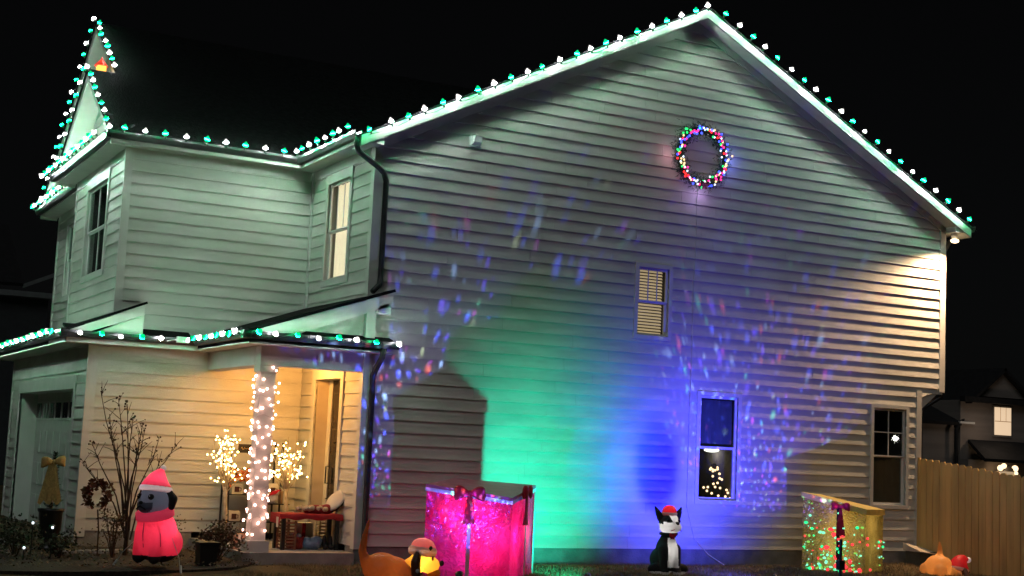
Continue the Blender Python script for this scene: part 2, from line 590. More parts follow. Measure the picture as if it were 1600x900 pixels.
wd, PD, bxd = make_window((BX, 0, 0), (0, 1, 0), (-1, 0, 0), *WIND, label='wide dark upper window under the front eave', grid_top=1, grid_bot=1, depth=0.5, casing=0.10, header=0.06)
D2X, D2E = -2.5, 10.45
WIND2 = (8.42, 9.35, 4.22, 5.6)
big = lambda z: (CY, D2E) if z <= 6.05 else (CY + (z - 6.05) / 0.66, D2E - (z - 6.05) / 0.66)
def big2(z):
    a, b = big(z)
    return (max(a, 6.2 if z < 6.05 else a), b)
make_wall('wing_front_wall', (D2X, 0, 0), (0, 1, 0), (-1, 0, 0), CY, D2E, Z0 + CO * 16, 8.6, [WIND2], big2)
make_window((D2X, 0, 0), (0, 1, 0), (-1, 0, 0), *WIND2, label='narrow dark upper window far along the front', depth=0.5, casing=0.10)
MB().box(BX, D2X, 6.185, 6.2, 3.0, 5.93).build('bay_return_wall', SIDING, house)

# garage walls, lower side wall and porch back wall
GARDOOR = (3.42, 8.35, 0.02, 2.3)
make_wall('garage_front_wall', (GX, 0, 0), (0, 1, 0), (-1, 0, 0), CY, 9.35, Z0 - CO, 2.93, [GARDOOR])
make_wall('garage_side_wall', (0, CY, 0), (1, 0, 0), (0, -1, 0), GX, 0, Z0, 2.93)
DOOR = (0.80, 1.85, 0.15, 2.6)
make_wall('entry_wall', (0, 0, 0), (0, 1, 0), (-1, 0, 0), 0, CY, Z0, 2.93, [DOOR])

# corner boards
def cbox(name, *b, m=TRIM):
    return MB().box(*b).build(name, m, house)
cbox('corner_board', -0.024, 0.0, -0.026, 0.10, 0.2, 5.92)
cbox('corner_board', 0.0, 0.10, -0.026, 0.0, 0.2, 6.12)
cbox('corner_board', W - 0.11, W + 0.02, -0.03, 0.02, 3.03, 6.05)
cbox('corner_board', WL - 0.10, WL + 0.02, -0.028, 0.02, 0.2, 3.03)
cbox('corner_board', BX - 0.026, BX + 0.09, CY - 0.026, CY, 3.0, 5.92)
cbox('corner_board', BX - 0.026, BX, CY, CY + 0.05, 3.0, 5.92)
cbox('corner_board', BX - 0.026, BX, 6.12, 6.2, 3.0, 5.92)
cbox('corner_board', D2X - 0.026, D2X, D2E - 0.1, D2E, 3.0, 5.92)
cbox('corner_board', GX - 0.026, GX + 0.12, CY - 0.026, CY, 0.15, 2.92)
cbox('corner_board', GX - 0.026, GX, CY, CY + 0.06, 0.15, 2.92)
cbox('corner_board', GX - 0.026, GX, 9.25, 9.35, 0.05, 2.92)
cbox('corner_board', -0.05, 0.0, CY - 0.06, CY - 0.02, 3.3, 5.92)
cbox('skirt_board', W - 0.02, WL, -0.012, 0.5, 2.99, 3.035)
cbox('overhang_wall', W - 0.001, W, 0.02, 9.0, 3.04, 6.1, m=SIDING)
cbox('lower_end_wall', WL - 0.001, WL, 0.02, 9.0, 0.0, 3.0, m=SIDING)
cbox('frieze_board', BX, -0.05, CY - 0.03, CY - 0.022, 5.78, 5.925)
cbox('frieze_board', -0.03, -0.022, 0.1, CY - 0.03, 5.78, 5.925)
cbox('frieze_board', GX + 0.12, -1.6, CY - 0.03, CY - 0.022, 2.80, 2.925)
# foundation
cbox('foundation', -0.02, WL, -0.004, 0.3, -0.2, Z0 - 0.002, m=FOUND)
cbox('foundation', GX + 0.03, -1.6, CY - 0.01, CY + 0.3, -0.2, Z0 - 0.002, m=FOUND)
cbox('porch_slab', -1.62, -0.024, -0.08, CY - 0.012, -0.2, 0.15, m=CONCRETE)

# ---------------------------------------------------------------- roofs
RK = 0.30   # rake overhang
def slab(name, quad, th, m, parent=house):
    a, b, c = Vector(quad[0]), Vector(quad[1]), Vector(quad[2])
    n = (b - a).cross(c - a).normalized()
    if n.z < 0: n = -n
    return MB().prism([Vector(q) for q in quad], -n * th).build(name, m, parent)
EZ = 6.02
RZ = EZ + 0.503 * (APX + 0.35)
slab('roof', [(-0.40, -RK - 0.012, EZ - 0.025), (APX, -RK - 0.012, RZ), (APX, 13, RZ), (-0.40, 13, EZ - 0.025)], 0.03, SHINGLE)
slab('roof', [(W + 0.40, -RK - 0.012, EZ - 0.025), (APX, -RK - 0.012, RZ), (APX, 13, RZ), (W + 0.40, 13, EZ - 0.025)], 0.03, SHINGLE)
# rake fascia + soffit, both slopes
for sgn, xe in ((1, -0.36), (-1, W + 0.36)):
    ze = RZ - 0.503 * abs(APX - xe) - 0.035
    za = RZ - 0.035
    MB().prism([(xe, -RK, ze), (APX, -RK, za), (APX, -RK, za - 0.15), (xe, -RK, ze - 0.15)], (0, 0.028, 0)).build('rake_fascia', mat('rake_trim_darkened', (0.3, 0.3, 0.285), 0.5, noise=0.05, nscale=3), house)  # white trim darkened so the bulb light clips less
    MB().prism([(xe, -RK + 0.028, ze - 0.135), (APX, -RK + 0.028, za - 0.135), (APX, -RK + 0.028, za - 0.15), (xe, -RK + 0.028, ze - 0.15)], (0, RK + 0.002, 0)).build('rake_soffit', SOFFIT, house)
    x1 = 0.0 if sgn > 0 else W
    MB().prism([(x1, -0.022, RZ - 0.035 - 0.503 * APX - 0.15), (APX, -0.022, za - 0.15), (APX, -0.022, za - 0.29), (x1, -0.022, RZ - 0.035 - 0.503 * APX - 0.29)], (0, -0.008, 0)).build('rake_frieze', TRIM, house)
# boxed eave returns at both ends of the rake
cbox('eave_return', -0.36, 0.0, -RK + 0.03, -0.03, 5.90, 6.02)
cbox('eave_return', W + 0.02, W + 0.36, -RK + 0.03, -0.03, 5.90, 6.02)
# wing roof
SL = 0.66
we0, wz0 = 2.20, 6.05
def wz(y): return wz0 + SL * (y - we0)
my = 6.5
ym = 4.375
slab('roof', [(-3.33, we0, wz(we0)), (-3.33, ym, wz(ym)), (4.4, ym, wz(ym)), (4.4, we0, wz(we0))], 0.03, SHINGLE)
slab('roof', [(-2.86, ym, wz(ym)), (-2.86, my, wz(my)), (5.4, my, wz(my)), (5.4, ym, wz(ym))], 0.03, SHINGLE)
slab('roof', [(-3.33, ym, wz(ym)), (-3.33, 6.55, wz(2.2)), (-2.4, 6.55, wz(2.2)), (-2.4, ym, wz(ym))], 0.03, SHINGLE)
slab('roof', [(-2.86, my, wz(my)), (-2.86, 10.8, wz(2.2)), (5.4, 10.8, wz(2.2)), (5.4, my, wz(my))], 0.03, SHINGLE)
def yrake(x, y0, z0, y1, z1, th=0.15):
    MB().prism([(x, y0, z0 - 0.035), (x, y1, z1 - 0.035), (x, y1, z1 - 0.035 - th), (x, y0, z0 - 0.035 - th)], (0.028, 0, 0)).build('rake_fascia', TRIM, house)
    d = 0.33
    MB().prism([(x + 0.028, y0, z0 - 0.17), (x + 0.028, y1, z1 - 0.17), (x + 0.028, y1, z1 - 0.185), (x + 0.028, y0, z0 - 0.185)], (d - 0.03, 0, 0)).build('rake_soffit', SOFFIT, house)
yrake(-3.30, 2.22, wz(2.22), ym, wz(ym))
yrake(-3.30, 6.53, wz(2.22), ym, wz(ym))
yrake(-2.83, ym, wz(ym), my, wz(my))
yrake(-2.83, 10.78, wz(2.22), my, wz(my))
# horizontal eaves: soffit + gutter
def gutter(p, q, out, parent=house):
    """open trough from p to q; out = unit vector pointing away from wall"""
    p, q, out = Vector(p), Vector(q), Vector(out)
    prof = [(0, 0.10), (0, 0), (0.075, 0), (0.105, 0.06), (0.105, 0.10), (0.098, 0.10), (0.098, 0.062), (0.07, 0.008), (0.008, 0.008), (0.008, 0.10)]
    poly = [p + out * a + Vector((0, 0, b)) for a, b in prof]
    return MB().prism(poly, q - p).build('gutter', GUTTER, parent)
gutter((-3.36, 2.215, 5.96), (-0.46, 2.215, 5.96), (0, -1, 0))
gutter((-0.355, -RK + 0.0, 5.95), (-0.355, 2.215, 5.95), (-1, 0, 0))
gutter((-3.30, 2.11, 5.95), (-3.30, 6.6, 5.95), (-1, 0, 0))
gutter((-2.83, 6.7, 5.95), (-2.83, 10.8, 5.95), (-1, 0, 0))
gutter((W + 0.36, -RK, 5.94), (W + 0.36, 9, 5.94), (1, 0, 0))
cbox('soffit', BX - 0.33, -0.33, 2.215, CY, 5.925, 5.95, m=SOFFIT)
cbox('soffit', -0.35, 0.0, -0.02, CY, 5.922, 5.947, m=SOFFIT)
cbox('soffit', -3.29, BX, CY, 6.55, 5.928, 5.953, m=SOFFIT)
cbox('soffit', -2.82, D2X, 6.55, 10.75, 5.928, 5.953, m=SOFFIT)
cbox('soffit', W, W + 0.36, -0.02, 9.0, 5.90, 5.93, m=SOFFIT)
cbox('fascia', BX - 0.33, -0.34, 2.19, 2.214, 5.9, 6.03)
cbox('fascia', -0.354, -0.33, -RK + 0.03, 2.2, 5.9, 6.03)
# pent strips over the front gutters, under the gables
slab('roof', [(-3.32, 2.2, 6.06), (-3.32, 6.6, 6.06), (BX + 0.0, 6.6, 6.22), (BX + 0.0, 2.2, 6.22)], 0.03, SHINGLE)
slab('roof', [(-2.85, 6.6, 6.06), (-2.85, 10.8, 6.06), (D2X, 10.8, 6.22), (D2X, 6.6, 6.22)], 0.03, SHINGLE)

# lower roofs: garage pent roof and porch shed roof, with dark gutters
slab('roof', [(-3.72, 2.18, 3.13), (-3.72, 9.6, 3.13), (BX, 9.6, 3.44), (BX, 2.18, 3.44)], 0.035, SHINGLE)
MB().prism([(-3.70, 2.19, 3.09), (-2.62, 2.19, 3.545), (-2.62, 2.19, 3.40), (-3.40, 2.19, 3.09)], (0, 0.03, 0)).build('rake_fascia', TRIM, house)
slab('roof', [(-3.72, 2.17, 3.13), (-3.72, 2.26, 3.13), (-2.60, 2.26, 3.60), (-2.60, 2.17, 3.60)], 0.035, SHINGLE)
slab('roof', [(BX, 2.18, 3.44), (BX, CY - 0.02, 3.44), (-2.60, CY - 0.02, 3.60), (-2.60, 2.18, 3.60)], 0.03, SHINGLE)
MB().prism([(-3.4, 2.222, 3.05), (-2.62, 2.222, 3.05), (-2.62, 2.222, 3.40)], (0, 0.3, 0)).build('rake_infill', TRIM, house)
slab('roof', [(-3.71, 2.16, 3.08), (-1.86, 2.16, 3.08), (-1.86, CY - 0.01, 3.22), (-3.71, CY - 0.01, 3.22)], 0.03, SHINGLE)
gutter((-3.71, 2.08, 3.0), (-3.71, 9.6, 3.0), (-1, 0, 0))
gutter((-3.81, 2.18, 2.995), (-1.83, 2.18, 2.995), (0, -1, 0))
gutter((-1.80, -0.42, 3.0), (-1.80, 2.07, 3.0), (-1, 0, 0))
gutter((-1.91, -0.30, 2.995), (0.36, -0.30, 2.995), (0, -1, 0))
cbox('soffit', -3.70, GX, CY, 9.6, 2.935, 2.96, m=SOFFIT)
cbox('soffit', -3.70, -1.60, 2.19, CY, 2.93, 2.955, m=SOFFIT)
cbox('fascia', -3.71, -1.80, 2.184, 2.189, 2.93, 3.07)
# porch roof (sheds to the front): rake on the near side
PS = (3.83 - 3.11) / (0.26 + 1.82)
slab('roof', [(-1.82, -0.33, 3.125), (-1.82, CY - 0.02, 3.125), (0.27, CY - 0.02, 3.125 + PS * 2.09), (0.27, -0.33, 3.125 + PS * 2.09)], 0.04, SHINGLE)
MB().prism([(-1.80, -0.31, 3.085), (0.25, -0.31, 3.085 + PS * 2.05), (0.25, -0.31, 2.95 + PS * 2.05), (-1.36, -0.31, 3.085)], (0, 0.03, 0)).build('rake_fascia', TRIM, house)
MB().prism([(-1.7, -0.28, 3.08), (0.20, -0.28, 2.955 + PS * 2.0), (0.20, -0.28, 2.90 + PS * 2.0), (-1.2, -0.28, 3.08)], (0, 0.28, 0)).build('rake_soffit', SOFFIT, house)
MB().prism([(-1.5, -0.022, 3.07), (0.0, -0.022, 3.07), (0.0, -0.022, 2.98 + PS * 1.8)], (0, 0.2, 0)).build('rake_infill', SIDING, house)
cbox('trim_post', -0.06, 0.08, -0.13, -0.032, 3.12, 3.60)
cbox('eave_return', 0.06, 0.24, -0.28, -0.035, 3.50, 3.66)
slab('roof', [(-1.86, -0.34, 3.09), (0.35, -0.34, 3.09), (0.35, -0.01, 3.18), (-1.86, -0.01, 3.18)], 0.03, SHINGLE)
cbox('soffit', -1.80, 0.33, -0.295, -0.0, 2.935, 2.958, m=SOFFIT)
cbox('porch_ceiling', -1.79, -0.024, 0.0, CY - 0.02, 2.94, 2.962, m=SOFFIT)
# beams and column
cbox('porch_beam', -1.52, -0.026, 0.0, 0.26, 2.67, 2.938)
cbox('porch_beam', -1.525, -1.26, 0.262, CY - 0.02, 2.675, 2.936)
colm = cbox('porch_column', -1.495, -1.285, 0.03, 0.24, 0.30, 2.668)
MB().box(-1.54, -1.24, -0.01, 0.285, 0.151, 0.30).build('plinth', TRIM, colm)
MB().box(-1.52, -1.26, 0.005, 0.265, 2.58, 2.664).build('capital', TRIM, colm)

# front door in a deep reveal
g = MB()
PE = lambda u, z, n: Vector((-n, u, z))
frame4(PE, DOOR[0], DOOR[1], DOOR[2], DOOR[3], 0.12, -0.02, 0.04, g, wt=0.2, wb=0.0)
door = g.build('front_door', TRIM, house)
door['label'] = 'dark front door set deep in a pale casing'
JAMB = mat('jamb_paint', (0.52, 0.44, 0.34), 0.5, noise=0.05)
for b in ((0.0, 0.22, 1.84, 1.87, 0.15, 2.62), (0.0, 0.22, 0.78, 0.81, 0.15, 2.62), (0.0, 0.22, 0.8, 1.85, 2.6, 2.63)):
    MB().box(*b).build('jamb', JAMB, door)
DDARK = mat('dark_door', (0.02, 0.016, 0.014), 0.35, noise=0.2)
MB().box(0.20, 0.25, 0.81, 1.84, 0.15, 2.6).build('door_slab', DDARK, door)
MB().box(0.185, 0.20, 1.70, 1.84, 0.15, 2.6).build('door_stile', TRIM, door)
MB().box(0.175, 0.1995, 0.90, 1.55, 0.9, 2.4).build('door_lite', mat('dark_lite', (0.01, 0.01, 0.012), 0.08), door)
MB().tube([(0.17, 1.6, 1.05), (0.12, 1.6, 1.05), (0.12, 1.6, 1.3), (0.17, 1.6, 1.3)], 0.012).build('door_handle', BLACK, door)
g = MB()
for i in range(160):
    t = random.random()
    z = 0.5 + 1.55 * t
    y = 1.22 + random.gauss(0, 0.10) * (1.2 - 0.5 * t)
    x = 0.14 + random.gauss(0, 0.02)
    a = random.random() * 6.3
    d = Vector((0.1 * random.gauss(0, 1), math.cos(a), math.sin(a))) * 0.06
    e = Vector((0.3, -math.sin(a), math.cos(a))) * 0.012
    c = Vector((x, y, z))
    g.add([c - d, c + e, c + d, c - e], [(0, 1, 2, 3)])
g.build('door_garland', mat('dry_twigs', (0.05, 0.035, 0.02), 0.9, noise=0.3), door)

# garage door
gd_m = mat('garage_door_paint', (0.55, 0.56, 0.52), 0.5, noise=0.06)
gdoor = MB().box(GX + 0.30, GX + 0.34, 3.40, 8.4, 0.0, 2.35).build('garage_door', gd_m, house)
gdoor['label'] = 'pale panelled garage door with a row of small panes'
for b in ((GX, GX + 0.3, 3.40, 3.42, 0, 2.32), (GX, GX + 0.3, 8.35, 8.37, 0, 2.32), (GX, GX + 0.3, 3.4, 8.37, 2.3, 2.32)):
    MB().box(*b).build('jamb', TRIM, gdoor)
g = MB()
frame4(lambda u, z, n: Vector((GX - n, u, z)), 3.42, 8.35, 0.05, 2.3, 0.13, -0.02, 0.03, g, wt=0.2, wb=0)
g.build('casing', TRIM, gdoor)
for r in range(4):
    for c in range(8):
        y0 = 3.5 + c * 0.61
        z0 = 0.06 + r * 0.56
        if r == 3:
            MB().box(GX + 0.285, GX + 0.30, y0, y0 + 0.5, z0 + 0.10, z0 + 0.42).build('lite_frame', SASH, gdoor)
            MB().box(GX + 0.278, GX + 0.284, y0 + 0.04, y0 + 0.23, z0 + 0.13, z0 + 0.39).build('pane', mat('dark_lite', (0.01, 0.01, 0.012), 0.08), gdoor)
            MB().box(GX + 0.278, GX + 0.284, y0 + 0.27, y0 + 0.46, z0 + 0.13, z0 + 0.39).build('pane', mat('dark_lite', (0.01, 0.01, 0.012), 0.08), gdoor)
        else:
            MB().box(GX + 0.288, GX + 0.30, y0, y0 + 0.5, z0 + 0.08, z0 + 0.46).build('door_panel', gd_m, gdoor)

# downspouts
MB().tube([(-0.40, -0.24, 5.96), (-0.40, -0.24, 5.84), (-0.36, -0.22, 5.76), (-0.02, -0.14, 5.60), (0.10, -0.09, 5.53), (0.145, -0.075, 5.42), (0.145, -0.075, 5.2),
           (0.14, -0.075, 4.05), (0.12, -0.10, 3.92), (-0.02, -0.2, 3.80)], 0.042, 8).build('downspout', GUTTER, house, smooth=True)
MB().tube([(0.14, -0.34, 3.0), (0.14, -0.30, 2.88), (0.12, -0.14, 2.72), (0.11, -0.075, 2.62), (0.11, -0.075, 2.4), (0.11, -0.075, 0.15), (0.09, -0.12, 0.06), (0.05, -0.3, 0.04)], 0.045, 8).build('downspout', GUTTER, house, smooth=True)
MB().tube([(W + 0.36, 0.1, 5.95), (W + 0.10, 0.08, 5.6), (W + 0.07, 0.06, 5.45), (W + 0.07, 0.06, 3.2), (W + 0.02, 0.06, 2.95), (WL + 0.12, 0.06, 2.72), (WL + 0.08, 0.06, 2.5), (WL + 0.08, 0.06, 0.1)], 0.035, 8).build('downspout', GUTTER, house, smooth=True)

# ------------------------------------------------------------------ string lights
bulb_prof = [(0.016, -0.004), (0.026, 0.008), (0.036, 0.026), (0.035, 0.045), (0.026, 0.066), (0.013, 0.083), (0.002, 0.090)]
ME_W = MB().lathe(bulb_prof, n=8).mesh('bulb_white', WBULB, True)
ME_G = MB().lathe(bulb_prof, n=8).mesh('bulb_green', GBULB, True)
ME_WL = MB().lathe(bulb_prof, n=8).mesh('bulb_white_dimmed', WBULB_LOW, True)
ME_GL = MB().lathe(bulb_prof, n=8).mesh('bulb_green_dimmed', GBULB_LOW, True)
ME_S = MB().lathe([(0.011, -0.045), (0.016, -0.04), (0.017, -0.004), (0.012, -0.002)], n=7).mesh('socket', SOCKET, True)
def light_string(label, path, first='w', outs=None, spacing=0.305, group='green and white bulb strings on the eaves', start=0.0, low=False):
    """bulbs every 0.305 m along a polyline; outs = per-segment direction the bulbs point to"""
    path = [Vector(p) for p in path]
    t = thing('light_string', label, 'string lights', path[0], group)
    wire = MB()
    white = first == 'w'
    carry = start
    for si, (a, b) in enumerate(zip(path[:-1], path[1:])):
        L = (b - a).length
        d = (b - a) / L
        out = Vector(outs[si] if outs else (0, 0, 1)).normalized()
        s = carry
        pts = [a]
        while s < L:
            p = a + d * s
            jo = (out + Vector((random.gauss(0, 0.13), random.gauss(0, 0.13), random.gauss(0, 0.1)))).normalized()
            q = Vector((0, 0, 1)).rotation_difference(jo)
            pp = p + jo * 0.045 + d * random.gauss(0, 0.012)
            bo = link('bulb', (ME_WL if white else ME_GL) if low else (ME_W if white else ME_G), t, loc=pp, rot=q.to_euler())
            bo.scale = (random.uniform(0.86, 1.1),) * 3
            link('socket', ME_S, bo, loc=pp, rot=q.to_euler())
            pts.append(p)
            nxt = s + spacing
            if nxt < L:
                pts.append(a + d * (s + spacing / 2) + Vector((0, 0, -0.018)))
            white = not white
            s = nxt
        carry = s - L
        pts.append(b)
        pts = [p for i, p in enumerate(pts) if i == 0 or (p - pts[i - 1]).length > 1e-4]
        wire.tube(pts, 0.004, 4)
    wire.build('wire', WIRE, t)
    return t
# main gable: from the left eave over the ridge to the right eave
ry = -RK - 0.11
n_l = Vector((-0.503, 0, 1)).normalized()
n_r = Vector((0.503, 0, 1)).normalized()
light_string('green and white bulb string along both rakes of the big side gable',
             [(-0.30, ry, 5.97), (APX, ry, RZ - 0.065), (W + 0.38, ry, RZ - 0.065 - 0.503 * (APX + 0.38))],
             'g', [n_l + Vector((0, -0.25, 0)), n_r + Vector((0, -0.25, 0))], start=0.07)
light_string('bulb string along the upper gutter of the wing and the short entry gutter',
             [(-3.15, 2.06, 6.03), (-0.52, 2.06, 6.03), (-0.52, -0.30, 6.02)], 'g', [(0, -0.3, 1), (-0.3, -0.1, 1)])
light_string('bulb string on the rakes of the nearer small front gable',
             [(-3.32, 2.2, wz(2.2) + 0.015), (-3.32, ym, wz(ym) + 0.02), (-3.32, 6.5, wz(2.25) + 0.015)], 'w', [(-0.4, -0.6, 1), (-0.4, 0.6, 1)], low=True)
light_string('bulb string on the rakes of the taller rear front gable',
             [(-2.85, ym + 0.1, wz(ym + 0.1) + 0.015), (-2.85, my, wz(my) + 0.02), (-2.85, 10.75, wz(2.25) + 0.015)], 'w', [(-0.4, -0.6, 1), (-0.4, 0.6, 1)], low=True)
light_string('bulb string along the front gutter under the small gable',
             [(-3.48, 2.25, 5.97), (-3.48, 6.6, 5.97)], 'w', [(-0.8, 0, 0.6)], spacing=0.3)
light_string('short bulb string along the far front gutter by the dark sky',
             [(-2.95, 6.9, 6.05), (-2.95, 10.8, 6.05)], 'w', [(-0.5, 0, 1)], spacing=0.3)
light_string('dense bulb string along the garage front gutter at the left edge',
             [(-3.835, 2.35, 3.04), (-3.835, 9.6, 3.04)], 'g', [(-1, -0.1, 0.5)], spacing=0.27, low=True)
light_string('bulb string along the lower side gutter above the garage side wall',
             [(-3.55, 2.05, 3.035), (-2.3, 2.05, 3.03)], 'w', [(0, -1, 0.45)], spacing=0.29, low=True)
light_string('bulb string around the porch gutter above the lit column',
             [(-1.93, 2.0, 3.04), (-1.93, -0.435, 3.04), (0.34, -0.435, 3.04)], 'w', [(-1, -0.1, 0.5), (0, -1, 0.5)], spacing=0.29, low=True)
pu = thing('power_plug', 'white adapter block on the lower side gutter at the end of the bulbs', 'plug', (-2.1, 2.1, 3.08))
MB().box(-2.16, -1.98, 2.01, 2.07, 3.02, 3.11).build('plug_body', SASH, pu)
MB().tube([(-2.16, 2.04, 3.06), (-2.24, 2.05, 3.05), (-2.3, 2.05, 3.03)], 0.008, 6).build('plug_cable', SASH, pu)

# red and gold lantern on the tall gable
ln = thing('gable_lantern', 'small glowing red and gold lantern hung at the tall front gable', 'lantern', (-2.98, 5.0, 7.52))
MB().box(-3.05, -2.91, 4.93, 5.07, 7.55, 7.72).build('lantern_glass', emission('amber_glow', (1.0, 0.45, 0.08), 2.2), ln)
MB().lathe([(0.12, 0), (0.10, 0.03), (0.02, 0.12), (0.01, 0.16)], (-2.98, 5.0, 7.72), 8).build('lantern_cap', mat('lantern_red', (0.5, 0.02, 0.01), 0.4, noise=0.1, emit=(1, 0.05, 0.02), estr=0.5), ln)
MB().box(-3.06, -2.90, 4.92, 5.08, 7.52, 7.55).build('lantern_base', mat('lantern_red', (0.5, 0.02, 0.01)), ln)
lamp('lantern_light', 'POINT', (-3.10, 5.0, 7.6), 3.0, (1.0, 0.6, 0.2), ln, 0.05)

# ------------------------------------------------------------------ fixtures on the wall
fx = thing('motion_sensor', 'small white box fixture high on the siding near the left rake', 'wall fixture', (1.55, 0, 6.2))
MB().box(1.47, 1.65, -0.05, -0.006, 6.13, 6.30).build('back_plate', mat('white_plastic', (0.85, 0.86, 0.84), 0.35, noise=0.03), fx)
MB().hexa([(1.49, -0.05, 6.15), (1.63, -0.05, 6.15), (1.62, -0.13, 6.19), (1.50, -0.13, 6.19)], [(1.49, -0.05, 6.28), (1.63, -0.05, 6.28), (1.62, -0.15, 6.28), (1.50, -0.15, 6.28)]).build('hood', mat('white_plastic', (0.85, 0.86, 0.84)), fx)
el = thing('eave_lamp', 'bright warm floodlight under the right eave corner', 'lamp', (11.2, -0.05, 5.86))
MB().lathe([(0.05, 0.0), (0.06, -0.02), (0.055, -0.06)], (11.22, -0.10, 5.895), 10).build('lamp_base', SASH, el, smooth=True)
MB().ball((11.22, -0.11, 5.77), 0.07, 12, 8, (1.2, 1, 0.6)).build('lamp_globe', emission('warm_globe', (1.0, 0.74, 0.42), 4.0, False), el, smooth=True)
lamp('eave_light', 'SPOT', (11.08, -0.28, 5.66), 1250, (1.0, 0.62, 0.34), el, 0.035, aim=(9.9, -1.1, 1.2), size=132, blend=1.0)

# ------------------------------------------------------------------ wreath
wr = thing('wreath', 'round evergreen wreath with multicoloured lights on the gable siding', 'wreath', (5.63, -0.06, 6.0))
NEED = mat('pine_needles', (0.015, 0.04, 0.014), 0.8, noise=0.4, nscale=20)
wc0 = Vector((5.63, -0.10, 6.545))
g = MB()
for i in range(2600):
    a = random.random() * 2 * math.pi
    rr = 0.44 + random.gauss(0, 0.06)
    b = random.random() * 6.283
    c = wc0 + Vector((rr * math.cos(a), random.gauss(0, 0.03), rr * math.sin(a)))
    d = Vector((math.cos(a + 1.2 * math.sin(b)), 0.7 * math.cos(b), math.sin(a + 1.2 * math.sin(b)))).normalized() * 0.065
    e = Vector((-d.z, 0.2 * d.length, d.x)).normalized() * 0.005
    g.add([c - e, c + e, c + d], [(0, 1, 2)])
ring = [wc0 + Vector((0.45 * math.cos(2 * math.pi * i / 32), 0, 0.45 * math.sin(2 * math.pi * i / 32))) for i in range(33)]
fo = g.build('foliage', NEED, wr, kind='stuff')
MB().tube(ring, 0.035, 6, cap=False).build('ring', NEED, wr)
mini = {}
def mini_mesh(key, col, s, r=0.017, sampled=False):
    if key not in mini:
        mini[key] = MB().ball((0, 0, 0), r, 6, 4).mesh(key, emission(key, col, s, sampled), True)
    return mini[key]
WCOL = [mini_mesh('mini_blue', (0.04, 0.07, 1.0), 4, 0.02), mini_mesh('mini_pink', (1.0, 0.03, 0.25), 2.5, 0.02), mini_mesh('mini_cream', (1.0, 0.72, 0.35), 1.8, 0.019),
        mini_mesh('mini_green', (0.03, 1.0, 0.2), 1.8, 0.02), mini_mesh('mini_red', (1.0, 0.03, 0.03), 2.5, 0.02), mini_mesh('mini_white', (0.7, 0.8, 1.0), 2.2, 0.018)]
for i in range(140):
    a = 2 * math.pi * (i + random.random() * 0.8) / 140
    rr = 0.455 + random.gauss(0, 0.04)
    p = wc0 + Vector((rr * math.cos(a), -0.05 + random.gauss(0, 0.012), rr * math.sin(a)))
    link('wreath_bulb', random.choice(WCOL + WCOL[:3] + WCOL[5:]), wr, loc=p)
lamp('wreath_glow', 'POINT', wc0 + Vector((-0.55, -0.12, -0.05)), 2.2, (0.7, 0.3, 0.35), wr, 0.06)  # added lamps around the ring spread its bulbs' glow
lamp('wreath_glow', 'POINT', wc0 + Vector((0.56, -0.12, 0.0)), 3.0, (0.15, 0.2, 1.0), wr, 0.06)
lamp('wreath_glow', 'POINT', wc0 + Vector((0.0, -0.12, -0.6)), 2.6, (0.55, 0.35, 0.8), wr, 0.06)

def bow(parent, c, X, Zu, N, s, m, tail=2.2, spread=0.35, droop=0.15):
    """ribbon bow: knot, two puffed loops, two tails"""
    c, X, Zu, N = Vector(c), Vector(X).normalized(), Vector(Zu).normalized(), Vector(N).normalized()
    b = MB().ball((0, 0, 0), 0.16 * s, 8, 6)
    b.v = [tuple(c + X * p[0] + Zu * p[2] * 1.3 + N * (p[1] + 0.1 * s)) for p in b.v]
    kn = b.build('bow_knot', m, parent, smooth=True)
    for sg in (-1, 1):
        g = MB()
        rings = 9
        k = 10
        vs = []
        for i in range(rings):
            t = i / (rings - 1)
            h = s * (0.12 + 0.34 * math.sin(min(1, t * 1.15) * math.pi / 2) ** 1.3) * (1 if t < 0.95 else 0.86)
            d = s * (0.05 + 0.17 * math.sin(math.pi * min(1.0, t * 0.8)))
            off = X * sg * s * 0.95 * t + Zu * s * (0.12 * t - droop * t * t + 0.05 * math.sin(3 * t)) + N * (0.10 * s + 0.05 * s * math.sin(math.pi * t))
            for q in range(k):
                a = 2 * math.pi * q / k
                pinch = 1 - 0.35 * (abs(math.cos(a)) ** 3) * (0.4 + 0.6 * t)
                vs.append(c + off + Zu * h * math.sin(a) + N * d * math.cos(a) * pinch)
        fs = [(i * k + q, i * k + (q + 1) % k, (i + 1) * k + (q + 1) % k, (i + 1) * k + q) for i in range(rings - 1) for q in range(k)]
        fs += [tuple(range(k))[::-1], tuple(range((rings - 1) * k, rings * k))]
        g.add(vs, fs)
        g.build('bow_loop', m, parent, smooth=True)
        # tail with a notched end
        g = MB()
        n = 7
        L, Rr = [], []
        for i in range(n):
            t = i / (n - 1)
            cc = c + X * sg * s * spread * t + Zu * (-s * tail * t) + N * (0.09 * s + 0.03 * s * math.sin(5 * t + sg))
            w = s * (0.10 + 0.17 * t)
            L.append(cc - X * w + (Zu * -s * 0.18 if i == n - 1 else Zu * 0))
            Rr.append(cc + X * w + (Zu * -s * 0.10 if i == n - 1 else Zu * 0))
            if i == n - 1:
                mid = cc
        vs = []
        for a, b2 in zip(L, Rr):
            vs += [a, (a + b2) / 2, b2]
        vs[-2] = mid
        th = N * -0.008
        nv = len(vs)
        vs = vs + [v + th for v in vs]
        fs = []
        for i in range(n - 1):
            for j in range(2):
                q = (3 * i + j, 3 * i + j + 1, 3 * i + 4 + j, 3 * i + 3 + j)
                fs += [q, tuple(x + nv for x in q[::-1])]
        g.add(vs, fs)
        g.build('bow_tail', m, parent)
